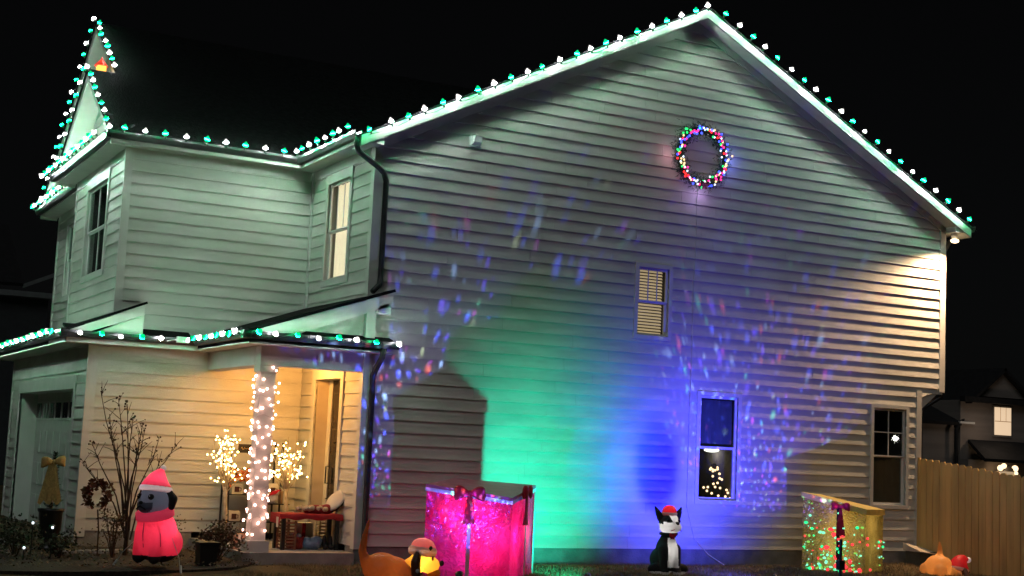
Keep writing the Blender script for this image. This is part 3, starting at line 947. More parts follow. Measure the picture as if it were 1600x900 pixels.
bow(wr, wc0 + Vector((0.02, -0.07, -0.46)), (1, 0, 0), (0, 0, 1), (0, -1, 0), 0.09, mat('plum_ribbon', (0.06, 0.005, 0.02), 0.8, noise=0.2), 0.9)
cd = thing('extension_cord', 'thin white cord hanging straight down the siding from the wreath', 'cord', (5.62, -0.03, 0.3))
MB().tube([(5.62, -0.05, 6.1), (5.60, -0.035, 5.8), (5.615, -0.03, 5.2), (5.59, -0.03, 4.4), (5.60, -0.03, 3.4), (5.585, -0.03, 2.4), (5.59, -0.03, 0.9), (5.75, -0.03, 0.4), (6.0, -0.08, 0.16), (6.15, -0.3, 0.02)], 0.0055, 5).build('cord_wire', mat('white_cable', (0.5, 0.5, 0.48), 0.5, noise=0.1), cd)

# ------------------------------------------------------------------ projectors and floodlights in the yard
def gobo(light, style, scale, seed, wash, gain, top=0.3):
    """slide of coloured streaks inside the lamp, thrown on whatever the beam hits"""
    d = light.data
    d.use_nodes = True
    nt = d.node_tree
    n, l = nt.nodes, nt.links
    em = n['Emission']
    tc = n.new('ShaderNodeTexCoord')
    sp = n.new('ShaderNodeSeparateXYZ')
    l.new(tc.outputs['Normal'], sp.inputs[0])
    def M(op, a, b=0.0, c=None, cl=False):
        q = n.new('ShaderNodeMath')
        q.operation = op
        q.use_clamp = cl
        for i, v in enumerate((a, b, c)):
            if v is None: continue
            if isinstance(v, (int, float)): q.inputs[i].default_value = v
            else: l.new(v, q.inputs[i])
        return q.outputs[0]
    x = M('DIVIDE', sp.outputs[0], sp.outputs[2])
    y = M('DIVIDE', sp.outputs[1], sp.outputs[2])
    cv = n.new('ShaderNodeCombineXYZ')
    l.new(x, cv.inputs[0]); l.new(y, cv.inputs[1])
    if style == 'streaks':
        tot = None
        for k, (sc, st, thr, amp) in enumerate(((scale, 0.75, 0.40, 1.0), (scale * 1.5, 0.8, 0.42, 0.8), (scale * 0.9, 0.7, 0.6, 0.5))):
            mp = n.new('ShaderNodeMapping')
            mp.inputs['Location'].default_value = (seed * 3.7 + k * 11, seed * 1.3 + k * 5, 0)
            mp.inputs['Scale'].default_value = (sc, sc * st, 1)
            # wobble the grid so that streaks lean and bend
            nz = n.new('ShaderNodeTexNoise'); nz.inputs['Scale'].default_value = 3.0
            l.new(cv.outputs[0], nz.inputs['Vector'])
            va = n.new('ShaderNodeVectorMath'); va.operation = 'MULTIPLY_ADD'
            l.new(nz.outputs['Color'], va.inputs[0]); va.inputs[1].default_value = (0.16, 0.16, 0); l.new(cv.outputs[0], va.inputs[2])
            l.new(va.outputs[0], mp.inputs[0])
            vo = n.new('ShaderNodeTexVoronoi')
            vo.voronoi_dimensions = '2D'
            vo.inputs['Scale'].default_value = 1.0
            l.new(mp.outputs[0], vo.inputs['Vector'])
            sc3 = n.new('ShaderNodeSeparateColor')
            l.new(vo.outputs['Color'], sc3.inputs[0])
            spot = M('SUBTRACT', 1.0, M('DIVIDE', vo.outputs['Distance'], M('MULTIPLY_ADD', sc3.outputs[2], 0.22, 0.14)), cl=True)
            spot = M('POWER', spot, 1.3)
            keep = M('GREATER_THAN', sc3.outputs[1], thr)
            fade = M('DIVIDE', M('ADD', y, top), 0.30, cl=True)     # the slide is blank above its edge
            keep = M('MULTIPLY', keep, fade)
            rp = n.new('ShaderNodeValToRGB')
            rp.color_ramp.interpolation = 'CONSTANT'
            e = rp.color_ramp.elements
            e[0].position, e[0].color = 0.0, (0.06, 0.10, 1.0, 1)
            e[1].position, e[1].color = 0.42, (0.12, 0.06, 1.0, 1)
            for pos, c in ((0.66, (0.08, 0.5, 0.3, 1)), (0.76, (0.6, 0.09, 0.06, 1)), (0.82, (0.3, 0.5, 1.0, 1)), (0.92, (0.45, 0.05, 0.6, 1)), (0.97, (0.4, 0.5, 0.3, 1))):
                el_ = e.new(pos); el_.color = c
            l.new(sc3.outputs[0], rp.inputs[0])
            vm = n.new('ShaderNodeVectorMath'); vm.operation = 'SCALE'
            l.new(rp.outputs[0], vm.inputs[0])
            l.new(M('MULTIPLY', M('MULTIPLY', spot, keep), amp * gain), vm.inputs['Scale'])
            if tot is None: tot = vm.outputs[0]
            else:
                ad = n.new('ShaderNodeVectorMath'); ad.operation = 'ADD'
                l.new(tot, ad.inputs[0]); l.new(vm.outputs[0], ad.inputs[1]); tot = ad.outputs[0]
        ad = n.new('ShaderNodeVectorMath'); ad.operation = 'ADD'
        l.new(tot, ad.inputs[0]); ad.inputs[1].default_value = wash
        l.new(ad.outputs[0], em.inputs[0])
    else:
        # broad blue wash; its over-exposed core is put into the beam colour, off axis
        dl = light.rotation_euler.to_matrix().inverted() @ (wash - light.location)
        cx, cy = dl.x / dl.z, dl.y / dl.z
        def rad(ax, ay):
            dx, dy = M('SUBTRACT', x, ax), M('MULTIPLY', M('SUBTRACT', y, ay), 1.0 if ax == 0.0 else 0.62)
            return M('SQRT', M('ADD', M('MULTIPLY', dx, dx), M('MULTIPLY', dy, dy)))
        rp = n.new('ShaderNodeValToRGB')
        rp.color_ramp.interpolation = 'EASE'
        e = rp.color_ramp.elements
        e[0].position, e[0].color = 0.20, (0.050, 0.056, 1.0, 1)
        e[1].position, e[1].color = 1.0, (0.003, 0.004, 0.06, 1)
        q = e.new(0.56); q.color = (0.022, 0.026, 0.42, 1)
        l.new(rad(0.0, 0.0), rp.inputs[0])
        cr = n.new('ShaderNodeValToRGB')
        cr.color_ramp.interpolation = 'EASE'
        cr.color_ramp.elements[0].position, cr.color_ramp.elements[0].color = 0.085, (0.0, 0.0, 1.1, 1)
        cr.color_ramp.elements[1].position, cr.color_ramp.elements[1].color = 0.18, (1, 1, 1, 1)
        l.new(rad(cx, cy), cr.inputs[0])
        vm = n.new('ShaderNodeVectorMath'); vm.operation = 'MULTIPLY'
        l.new(rp.outputs[0], vm.inputs[0]); l.new(cr.outputs[0], vm.inputs[1])
        l.new(vm.outputs[0], em.inputs[0])

def stake_light(label, loc, aim, col_m, h=0.16):
    loc = Vector(loc)
    t = thing('stake_light', label, 'garden light', (loc.x, loc.y, 0), 'coloured lights staked in the yard')
    d = (Vector(aim) - loc).normalized()
    MB().tube([(loc.x, loc.y, -0.05), (loc.x, loc.y, loc.z - 0.02)], 0.014, 6).build('stake', BLACK, t)
    MB().lathe([(0.02, -0.10), (0.045, -0.09), (0.05, -0.02), (0.056, 0.01), (0.05, 0.012)], loc - d * 0.02, 10, d).build('housing', BLACK, t, smooth=True)
    MB().lathe([(0.044, 0.0), (0.04, 0.006), (0.01, 0.01)], loc - d * 0.008, 10, d).build('lens', col_m, t, smooth=True)
    return t, loc + d * 0.03
GREEN_L = emission('green_lens', (0.0, 1.0, 0.55), 3, False)
BLUE_L = emission('blue_lens', (0.05, 0.08, 1.0), 3, False)
MULTI_L = emission('violet_lens', (0.4, 0.2, 1.0), 3, False)
t, p = stake_light('small stake light throwing green onto the siding beside the pink gift', (2.22, -2.6, 0.08), (2.95, 0, 0.9), GREEN_L)
lamp('green_beam', 'SPOT', p, 660, (0.0, 1.0, 0.62), t, 0.045, aim=(2.65, 0, 1.25), size=76, blend=1.0)
t, p = stake_light('small stake light throwing blue onto the siding behind the terrier', (5.12, -2.8, 0.08), (5.05, 0, 1.45), BLUE_L)
q = lamp('blue_beam', 'SPOT', p, 1700, (1, 1, 1), t, 0.05, aim=(5.38, 0, 1.5), size=86, blend=1.0)
gobo(q, 'core', 1, 0, Vector((5.0, 0, 1.45)), 1)
t, p = stake_light('low stake projector scattering coloured streaks left of the pink gift', (0.36, -2.62, 0.12), (1.6, 0, 2.9), MULTI_L)
q = lamp('streak_beam', 'SPOT', p, 650, (1, 1, 1), t, 0.02, aim=(1.35, 0, 3.4), size=84, blend=0.9)
gobo(q, 'streaks', 20, 1.0, (0.028, 0.026, 0.15), 5.2, 0.31)
t = thing('projector_post', 'slim black projector post standing before the gold gift', 'garden light', (6.50, -2.6, 0), 'coloured lights staked in the yard')
MB().box(6.483, 6.515, -2.615, -2.585, -0.05, 0.60).build('stake', BLACK, t)
MB().box(6.45, 6.55, -2.64, -2.56, 0.16, 0.30).build('housing', BLACK, t)
MB().lathe([(0.03, 0), (0.03, 0.01), (0.01, 0.015)], (6.5, -2.56, 0.24), 8, (0, 1, 0)).build('lens', MULTI_L, t)
q = lamp('streak_beam', 'SPOT', (6.52, -2.53, 0.25), 750, (1, 1, 1), t, 0.02, aim=(7.0, 0, 2.75), size=72, blend=0.7)
gobo(q, 'streaks', 19, 4.0, (0.034, 0.022, 0.28), 2.5, 0.50)

# ------------------------------------------------------------------ gift boxes
def foil(name, col, col2, trans, rough, bscale, bstr):
    mt = bpy.data.materials.new(name)
    mt.use_nodes = True
    n, l = mt.node_tree.nodes, mt.node_tree.links
    b = n['Principled BSDF']
    b.inputs['Roughness'].default_value = rough
    b.inputs['Metallic'].default_value = 0.35
    tc = n.new('ShaderNodeTexCoord')
    tx = n.new('ShaderNodeTexNoise'); tx.inputs['Scale'].default_value = 3.5; tx.inputs['Detail'].default_value = 5
    l.new(tc.outputs['Object'], tx.inputs['Vector'])
    rp = n.new('ShaderNodeValToRGB')
    rp.color_ramp.elements[0].color = (*col, 1); rp.color_ramp.elements[1].color = (*col2, 1)
    rp.color_ramp.elements[0].position, rp.color_ramp.elements[1].position = 0.35, 0.7
    l.new(tx.outputs['Fac'], rp.inputs[0]); l.new(rp.outputs[0], b.inputs['Base Color'])
    vo = n.new('ShaderNodeTexVoronoi'); vo.inputs['Scale'].default_value = bscale; vo.feature = 'SMOOTH_F1'
    nz = n.new('ShaderNodeTexNoise'); nz.inputs['Scale'].default_value = 6
    l.new(tc.outputs['Object'], nz.inputs['Vector'])
    l.new(nz.outputs['Color'], vo.inputs['Vector'])
    bn = n.new('ShaderNodeBump'); bn.inputs['Strength'].default_value = bstr; bn.inputs['Distance'].default_value = 0.05
    l.new(vo.outputs['Distance'], bn.inputs['Height']); l.new(bn.outputs[0], b.inputs['Normal'])
    t = n.new('ShaderNodeBsdfTranslucent'); l.new(rp.outputs[0], t.inputs[0]); l.new(bn.outputs[0], t.inputs['Normal'])
    mx = n.new('ShaderNodeMixShader'); mx.inputs[0].default_value = trans
    l.new(b.outputs[0], mx.inputs[1]); l.new(t.outputs[0], mx.inputs[2]); l.new(mx.outputs[0], n['Material Output'].inputs[0])
    return mt
def lerp(a, b, t): return Vector(a).lerp(Vector(b), t)
def panel(A, B, za, zb, ba, n=14, m=12, wob=0.008):
    """wrinkled sheet between two upright edges; A,B plan points; za,zb top heights; ba bottom"""
    g = MB()
    A, B = Vector((*A, 0)), Vector((*B, 0))
    nn = (B - A).normalized().cross(Vector((0, 0, 1)))
    vs = []
    for j in range(m + 1):
        for i in range(n + 1):
            t, s = i / n, j / m
            edge = min(1, 6 * t, 6 * (1 - t), 6 * (1 - s) + 0.15)
            p = A.lerp(B, t)
            p.z = ba + (za + (zb - za) * t - ba) * s
            p += nn * edge * wob * (math.sin(9 * t + 5 * s) + math.sin(17 * t - 11 * s) + random.gauss(0, 0.4))
            vs.append(p)
    k = n + 1
    g.add(vs, [(j * k + i, j * k + i + 1, (j + 1) * k + i + 1, (j + 1) * k + i) for j in range(m) for i in range(n)])
    return g
PINKFOIL = foil('pink_cellophane', (0.55, 0.035, 0.16), (0.75, 0.12, 0.33), 0.55, 0.3, 9, 0.5)
GOLDFOIL = foil('gold_mylar', (0.36, 0.27, 0.09), (0.55, 0.43, 0.17), 0.35, 0.22, 10, 0.7)
WHITERIB = mat('white_ribbon', (0.8, 0.74, 0.76), 0.35, noise=0.04)
PINKLID = mat('pink_lid_card', (0.42, 0.11, 0.16), 0.45, noise=0.12)
def gift(label, F, L, Rr, Bk, z, foilm, lidm, lidh, stripe, bottom=-0.02, lid_out=0.012):
    t = thing('gift_box', label, 'gift box', (sum(p[0] for p in (F, L, Rr, Bk)) / 4, sum(p[1] for p in (F, L, Rr, Bk)) / 4, 0), 'oversized wrapped gifts in the yard')
    zF, zL, zR, zB = z
    for a, b, za, zb in ((L, F, zL, zF), (F, Rr, zF, zR), (Rr, Bk, zR, zB), (Bk, L, zB, zL)):
        panel(a, b, za - lidh * 0.5, zb - lidh * 0.5, bottom).build('wrapping_panel', foilm, t, smooth=True)
    cx = sum(p[0] for p in (F, L, Rr, Bk)) / 4
    cy = sum(p[1] for p in (F, L, Rr, Bk)) / 4
    def o(p, k): 
        v = Vector((p[0] - cx, p[1] - cy)); v = v * (1 + k / v.length)
        return (cx + v.x, cy + v.y)
    def ringbox(k, dz0, dz1, name, m):
        q = [o(p, k) for p in (F, L, Bk, Rr)]
        zz = (zF, zL, zB, zR)
        MB().hexa([(p[0], p[1], a + dz0) for p, a in zip(q, zz)], [(p[0], p[1], a + dz1) for p, a in zip(q, zz)]).build(name, m, t)
    ringbox(lid_out, -lidh, 0.0, 'lid', lidm)
    if stripe:
        ringbox(lid_out + 0.006, -lidh - 0.012, -lidh + 0.035, 'lid_stripe', WHITERIB)
    return t
F, L, Rr, Bk = (1.28, -2.2), (0.427, -1.385), (2.095, -1.347), (1.242, -0.532)
zz = (1.046, 1.171, 1.20, 1.24)
pk = gift('large pink wrapped gift with white lid stripe and red bows beside the orange dog', F, L, Rr, Bk, zz, PINKFOIL, PINKLID, 0.075, True)
nf = Vector((L[1] - F[1], -(L[0] - F[0]), 0)).normalized()      # outward normal of the wide face
if nf.dot(Vector((-0.5, -0.8, 0))) < 0: nf = -nf
xf = Vector((F[0] - L[0], F[1] - L[1], 0)).normalized()
ns = Vector((0.723, -0.691, 0)); xs_ = Vector((0.691, 0.723, 0))
mid = (Vector((*L, 0)) + Vector((*F, 0))) / 2 + nf * 0.04 + xf * 0.03
mid.z = 1.075
bow(pk, mid, xf, (0, 0, 1), nf, 0.215, RED, 1.75, 0.12)
mid2 = (Vector((*F, 0)) + Vector((*Rr, 0))) / 2 + ns * 0.03
mid2.z = 1.11
bow(pk, mid2, xs_, (0, 0, 1), ns, 0.2, RED, 2.1, 0.35)
def strip(parent, p, X, w, z0, z1, N, m, off=0.02):
    p, X, N = Vector(p), Vector(X), Vector(N)
    a = p - X * w / 2 + N * off
    b = p + X * w / 2 + N * off
    MB().hexa([(a.x, a.y, z0), (b.x, b.y, z0), (b.x - N.x * 0.006, b.y - N.y * 0.006, z0), (a.x - N.x * 0.006, a.y - N.y * 0.006, z0)],
              [(a.x, a.y, z1), (b.x, b.y, z1), (b.x - N.x * 0.006, b.y - N.y * 0.006, z1), (a.x - N.x * 0.006, a.y - N.y * 0.006, z1)]).build('ribbon', m, parent)
strip(pk, ((L[0] + F[0]) / 2 + 0.03 * xf.x, (L[1] + F[1]) / 2 + 0.03 * xf.y, 0), xf, 0.05, 0.0, 1.03, nf, mat('satin_ribbon', (0.75, 0.45, 0.55), 0.25, noise=0.05), 0.032)
strip(pk, (*lerp((*F, 0), (*Rr, 0), 0.55)[:2], 0), xs_, 0.05, 0.0, 1.05, ns, mat('satin_ribbon', (0.75, 0.45, 0.55)), 0.032)
strip(pk, (*lerp((*F, 0), (*Rr, 0), 0.93)[:2], 0), xs_, 0.06, 0.0, 1.10, ns, mat('grey_edge_tape', (0.3, 0.27, 0.28), 0.6, noise=0.1), 0.03)
for p, e, c in (((0.80, -1.60, 0.80), 9, (1.0, 0.03, 0.22)), ((1.12, -1.85, 0.72), 7, (1.0, 0.02, 0.25)), ((1.20, -1.85, 0.36), 9, (1.0, 0.03, 0.3)), ((0.98, -1.55, 0.3), 5, (0.6, 0.1, 0.9)), ((1.35, -1.95, 0.55), 4, (0.75, 0.1, 0.9)), ((1.72, -1.55, 0.6), 5, (1.0, 0.15, 0.25))):
    link_l = lamp('inner_light', 'POINT', p, e, c, pk, 0.03)

gF, gL, gR, gB = (7.75, -1.73), (7.22, -0.88), (8.6, -1.2), (8.07, -0.35)
gold = gift('large gold foil gift with red bow and glowing light spots beside the window', gF, gL, gR, gB, (1.0, 1.22, 0.985, 1.17), GOLDFOIL, mat('gold_lid', (0.85, 0.62, 0.16), 0.35, metal=0.0, noise=0.15, bump=0.15), 0.085, False, lid_out=0.03)
lamp('inner_light', 'POINT', (7.85, -1.25, 0.75), 9, (1.0, 0.75, 0.35), gold, 0.05)
lamp('inner_light', 'POINT', (7.75, -1.15, 0.35), 7, (0.8, 0.9, 0.5), gold, 0.05)
gx = Vector((gF[0] - gL[0], gF[1] - gL[1], 0)).normalized()
gn = Vector((gx.y, -gx.x, 0))
if gn.dot(Vector((-0.6, -0.7, 0))) < 0: gn = -gn
mid = Vector((*lerp((*gL, 0), (*gF, 0), 0.62)[:2], 1.02)) + gn * 0.035
bow(gold, mid, gx, (0, 0, 1), gn, 0.15, RED, 2.9, 0.22)
strip(gold, (*lerp((*gL, 0), (*gF, 0), 0.58)[:2], 0), gx, 0.05, 0.0, 1.0, gn, mat('dark_ribbon', (0.05, 0.012, 0.012), 0.6, noise=0.2), 0.034)
GC = [mini_mesh('gift_green', (0.03, 1.0, 0.30), 1.5, 0.020), mini_mesh('gift_red', (1.0, 0.05, 0.06), 1.6, 0.022), mini_mesh('gift_mint', (0.25, 1.0, 0.6), 1.3, 0.014), mini_mesh('gift_lime', (0.35, 0.9, 0.15), 0.8, 0.013)]
for i in range(190):  # glowing beads on the foil stand in for coloured light spots
    t_, s_ = random.uniform(0.03, 0.97), random.random() ** 1.6 * 0.62 + 0.03
    if random.random() < 0.12: s_ = random.uniform(0.5, 0.92)
    p = lerp((*gL, 0), (*gF, 0), t_) + gn * (0.018 + random.random() * 0.01)
    p.z = s_ * (1.22 - 0.22 * t_)
    o = link('foil_glow_spot', random.choice(GC[:3] + GC[2:] + GC[3:]), gold, loc=p)
    k_ = random.choice((0.45, 0.6, 0.8, 1.0, 1.3, 1.7, 2.1))
    o.rotation_euler = (random.random() * 3, 0, math.atan2(gx.y, gx.x))
    o.scale = (k_ * random.uniform(0.7, 1.4), k_ * random.uniform(0.5, 1.0), k_ * random.uniform(0.6, 1.2))
for i in range(16):
    t_ = random.random()
    p = lerp((*gF, 0), (*gR, 0), t_) + Vector((0.5, -0.8, 0)) * 0.02
    p.z = random.uniform(0.05, 0.6)
    link('foil_glow_spot', random.choice(GC), gold, loc=p)

# ------------------------------------------------------------------ inflatable dogs
def blob(name, parts, mats, parent, voxel=0.018, fn=None, smooth=6, disp=None):
    """one continuous surface from overlapping ellipsoids and tapered limbs"""
    g = MB()
    for p in parts:
        if p[0] == 'e':
            _, c, r = p
            b = MB().ball((0, 0, 0), 1, 18, 12)
            g.add([(c[0] + v[0] * r[0], c[1] + v[1] * r[1], c[2] + v[2] * r[2]) for v in b.v], b.f)
        else:
            _, pts, rad = p
            g.tube(pts, rad, 14)
            for q, rr in ((pts[0], rad[0]), (pts[-1], rad[-1])):
                g.ball(q, rr, 14, 8)
    me = g.mesh(name)
    o = bpy.data.objects.new(name, me)
    COL.objects.link(o)
    md = o.modifiers.new('r', 'REMESH')
    md.mode = 'VOXEL'
    md.voxel_size = voxel
    ms = o.modifiers.new('s', 'SMOOTH')
    ms.iterations = smooth
    ms.factor = 0.5
    dg = bpy.context.evaluated_depsgraph_get()
    me2 = bpy.data.meshes.new_from_object(o.evaluated_get(dg))
    bpy.data.objects.remove(o)
    me2.materials.clear()
    for m_ in (mats if isinstance(mats, (list, tuple)) else [mats]):
        me2.materials.append(m_)
    if fn:
        for p in me2.polygons:
            p.material_index = fn(p.center)
    me2.shade_smooth()
    return link(name, me2, parent)
class Local:
    """local frame: x along dog's facing direction, y to its left, z up"""
    def __init__(s, o, ang, sc=1.0):
        s.o, s.sc = Vector(o), sc
        s.X = Vector((math.cos(ang), math.sin(ang), 0)); s.Y = Vector((-math.sin(ang), math.cos(ang), 0))
    def __call__(s, x, y, z): return s.o + s.sc * (s.X * x + s.Y * y + Vector((0, 0, z)))
    def inv(s, p):
        d = (Vector(p) - s.o) / s.sc
        return Vector((d.dot(s.X), d.dot(s.Y), d.z))
def limb(T, pts, rad): return ('t', [T(*p) for p in pts], [r * T.sc for r in rad])
def chain(T, pts, rad, k=4):
    """smooth limb through points"""
    P_, R_ = [], []
    for i in range(len(pts) - 1):
        for j in range(k):
            t = j / k
            P_.append(T(*lerp(pts[i], pts[i + 1], t))); R_.append(T.sc * (rad[i] + (rad[i + 1] - rad[i]) * t))
    P_.append(T(*pts[-1])); R_.append(T.sc * rad[-1])
    return ('t', P_, R_)
def santa_hat(parent, T, base, r, tip, h_mid=None, red=None, white=None, rim=0.045):
    """soft red cone with white brim and pompom; local coordinates"""
    b, tp = Vector(base), Vector(tip)
    ctr = h_mid and Vector(h_mid) or (b + tp) / 2
    pts, rad = [], []
    b0_ = Vector(base)
    b = b + (ctr - b).normalized() * rim * 0.7
    for i in range(10):
        t = i / 9
        pts.append((1 - t) ** 2 * b + 2 * t * (1 - t) * ctr + t * t * tp)
        rad.append(r * (1 - t) ** 0.85 + 0.018)
    MB().tube([T(*p) for p in pts], [q * T.sc for q in rad], 16, cap=False).build('hat_cone', red, parent, smooth=True)
    d = (ctr - b).normalized()
    ax = (T(*(b + d)) - T(*b)).normalized()
    b = b0_
    prof = [(r * T.sc * k, z * T.sc) for k, z in ((0.92, -rim), (1.08, -rim * 0.8), (1.16, 0), (1.08, rim * 0.8), (0.92, rim))]
    MB().lathe(prof, T(*b), 18, ax, cap=False).build('hat_brim', white, parent, smooth=True)
    MB().ball(T(*tp), 0.05 * T.sc, 10, 8).build('hat_pompom', mat('lit_pompom', (0.8, 0.74, 0.72), 0.8, noise=0.1, bump=0.4, emit=(1, 0.75, 0.7), estr=0.22), parent, smooth=True)  # pompom emits by itself; no lamp sits inside it

PINKN = fabric('pink_nylon', (0.85, 0.055, 0.13), 0.55, wr=0.7)
REDN = fabric('red_nylon', (0.80, 0.03, 0.05), 0.5)
WHITEN = fabric('white_nylon', (0.8, 0.78, 0.78), 0.5)
GREYN = fabric('slate_nylon', (0.17, 0.20, 0.25), 0.4)
BLACKN = fabric('black_nylon', (0.008, 0.008, 0.009), 0.05, rough=0.8)
ORANGEN = fabric('orange_nylon', (0.60, 0.22, 0.06), 0.45, wr=0.6)
TANN = fabric('tan_nylon', (0.72, 0.36, 0.12), 0.5)
BROWNN = fabric('brown_nylon', (0.10, 0.03, 0.015), 0.2)
YELN = fabric('yellow_nylon', (0.9, 0.5, 0.06), 0.6)

# pug in the pink sweater, facing left towards the viewer
pug = thing('inflatable_dog', 'inflatable grey pug in pink sweater and santa hat by the bare shrub', 'inflatable', (-3.02, -1.1, 0))
T = Local((-3.03, -1.0, 0.085), R(215), 0.83)
body = blob('body', [('e', T(0.0, 0, 0.42), (0.26, 0.26, 0.33)), ('e', T(-0.12, 0, 0.30), (0.27, 0.27, 0.24)), ('e', T(0.06, 0, 0.62), (0.21, 0.21, 0.18)),
                     chain(T, [(0.12, 0.14, 0.45), (0.17, 0.15, 0.22), (0.18, 0.15, 0.1)], [0.13, 0.10, 0.095]),
                     chain(T, [(0.12, -0.14, 0.45), (0.17, -0.15, 0.22), (0.18, -0.15, 0.1)], [0.13, 0.10, 0.095])],
            [PINKN, BLACKN], pug, fn=lambda p: 1 if (p[2] < 0.19 or (T.inv(p).x < -0.36 and p[2] < 0.3)) else 0)
MB().lathe([(0.215, -0.05), (0.235, -0.04), (0.235, 0.04), (0.205, 0.06)], T(0.06, 0, 0.73), 18, (T(0.25, 0, 1) - T(0, 0, 0))).build('collar', mat('lit_pink_knit', (0.8, 0.05, 0.12), 0.7, noise=0.1, bump=0.4, bscale=80, emit=(1.0, 0.05, 0.12), estr=0.28), pug, smooth=True)  # emission in the knit stands in for light from inside
zig = [T(0.06 + 0.238 * math.cos(a), 0.238 * math.sin(a), 0.725 + (0.02 if i % 2 else -0.02) + 0.05 * -math.cos(a)) for i, a in enumerate([2 * math.pi * k / 28 for k in range(29)])]
MB().tube(zig, 0.006, 4).build('sweater_zigzag', mat('dark_thread', (0.15, 0.0, 0.02), 0.8, noise=0.1), pug)
for a_ in (-1.1, 0.9):
    MB().tube([T(0.06 + 0.215 * math.cos(a_), 0.215 * math.sin(a_), 0.63), T(0.308 * math.cos(a_), 0.308 * math.sin(a_), 0.45), T(-0.03 + 0.33 * math.cos(a_), 0.32 * math.sin(a_), 0.27)], 0.005, 4).build('sweater_seam', mat('dark_thread', (0.15, 0, 0.02)), pug)
MB().tube([T(0.30, 0.02, 0.62), T(0.315, 0.02, 0.45), T(0.28, 0.02, 0.25)], 0.006, 4).build('sweater_seam', mat('dark_thread', (0.15, 0, 0.02)), pug)
head = blob('head', [('e', T(0.10, 0, 0.93), (0.20, 0.20, 0.165)), ('e', T(0.24, 0, 0.86), (0.13, 0.13, 0.105)), ('e', T(0.10, 0, 0.99), (0.175, 0.175, 0.125))], [GREYN, fabric('dark_slate_nylon', (0.035, 0.042, 0.06), 0.3)], pug,
            fn=lambda p: 1 if (T.inv(p).x > 0.29 and T.inv(p).z < 0.90) else 0)
for s in (-1, 1):
    MB().ball(T(0.292, 0.105 * s, 0.985), 0.038, 10, 8).build('eye', BLACKN, pug, smooth=True)
    MB().ball(T(0.325, 0.108 * s, 0.997), 0.010, 6, 5).build('pupil_glint', WHITEN, pug)
    blob('ear', [chain(T, [(0.0, 0.19 * s, 1.05), (-0.02, 0.255 * s, 0.96), (0.0, 0.25 * s, 0.84)], [0.055, 0.075, 0.05])], BLACKN, pug, 0.015)
MB().ball(T(0.385, 0, 0.90), 0.032, 10, 6, (0.8, 1.3, 0.7)).build('nose', BLACKN, pug, smooth=True)
MB().tube([T(0.37, 0.09, 0.80), T(0.392, 0.04, 0.83), T(0.395, 0, 0.85), T(0.392, -0.04, 0.83), T(0.37, -0.09, 0.80)], 0.008, 5).build('mouth', BLACKN, pug)
santa_hat(pug, T, (0.08, 0, 1.10), 0.215, (-0.02, 0.03, 1.40), (0.06, 0, 1.28), PINKN, WHITEN)
lamp('inner_light', 'POINT', T(-0.02, 0.10, 0.50), 3.3, (1.0, 0.75, 0.72), pug, 0.04)
lamp('inner_light', 'POINT', T(0.06, 0, 0.97), 0.95, (0.9, 0.95, 1.0), pug, 0.03)
lamp('inner_light', 'POINT', T(0.07, 0, 1.155), 2.2, (1, 0.8, 0.8), pug, 0.03)

for s_ in (-1, 1):
    MB().tube([T(0.0, 0.30 * s_, 0.40), T(0.1, 0.55 * s_, 0.12), T(0.15, 0.62 * s_, -0.06)], 0.004, 4).build('tether', mat('white_cable', (0.5, 0.5, 0.48)), pug)
    MB().tube([T(0.12, 0.60 * s_, 0.02), T(0.17, 0.66 * s_, -0.09)], 0.014, 5).build('tether_stake', mat('white_cable', (0.5, 0.5, 0.48)), pug)

# orange dog walking right, tail up, wearing a flying cap
og = thing('inflatable_dog', 'inflatable orange dog with raised tail and white red cap by the pink gift', 'inflatable', (-0.62, -2.9, 0))
T = Local((-0.68, -2.9, 0.0), R(-20))
blob('body', [('e', T(-0.12, 0, 0.20), (0.23, 0.23, 0.19)), ('e', T(0.12, 0, 0.14), (0.20, 0.19, 0.16)), ('e', T(0.0, 0, 0.18), (0.24, 0.2, 0.17)),
              chain(T, [(-0.30, 0, 0.24), (-0.36, 0, 0.40), (-0.34, 0, 0.56), (-0.30, 0, 0.76)], [0.07, 0.05, 0.038, 0.018]),
              chain(T, [(-0.2, 0.12, 0.15), (-0.2, 0.13, -0.02)], [0.09, 0.07]), chain(T, [(-0.2, -0.12, 0.15), (-0.2, -0.13, -0.02)], [0.09, 0.07]),
              chain(T, [(0.2, 0.1, 0.12), (0.22, 0.11, -0.02)], [0.08, 0.065]), chain(T, [(0.2, -0.1, 0.12), (0.22, -0.11, -0.02)], [0.08, 0.065])], ORANGEN, og)
blob('head', [('e', T(0.36, 0, 0.34), (0.13, 0.13, 0.16)), ('e', T(0.45, -0.02, 0.26), (0.125, 0.115, 0.105)), chain(T, [(0.2, 0, 0.2), (0.34, 0, 0.3)], [0.12, 0.11])], YELN, og)
blob('muzzle', [('e', T(0.50, -0.02, 0.17), (0.085, 0.085, 0.06))], YELN, og, 0.014)
MB().ball(T(0.592, -0.03, 0.285), 0.034, 10, 8, (0.8, 1, 1)).build('nose', BLACKN, og, smooth=True)
for s in (-1, 1):
    MB().ball(T(0.475, -0.01 + 0.092 * s, 0.345), 0.024, 8, 6, (0.6, 0.6, 1.3)).build('eye', BROWNN, og, smooth=True)
    blob('ear', [chain(T, [(0.30, 0.115 * s, 0.42), (0.27, 0.15 * s, 0.30), (0.28, 0.15 * s, 0.13)], [0.04, 0.06, 0.055])], BROWNN, og, 0.014)
    MB().ball(T(0.295, 0.2 * s, 0.2), 0.026, 8, 6).build('ear_spot', WHITEN, og, smooth=True)
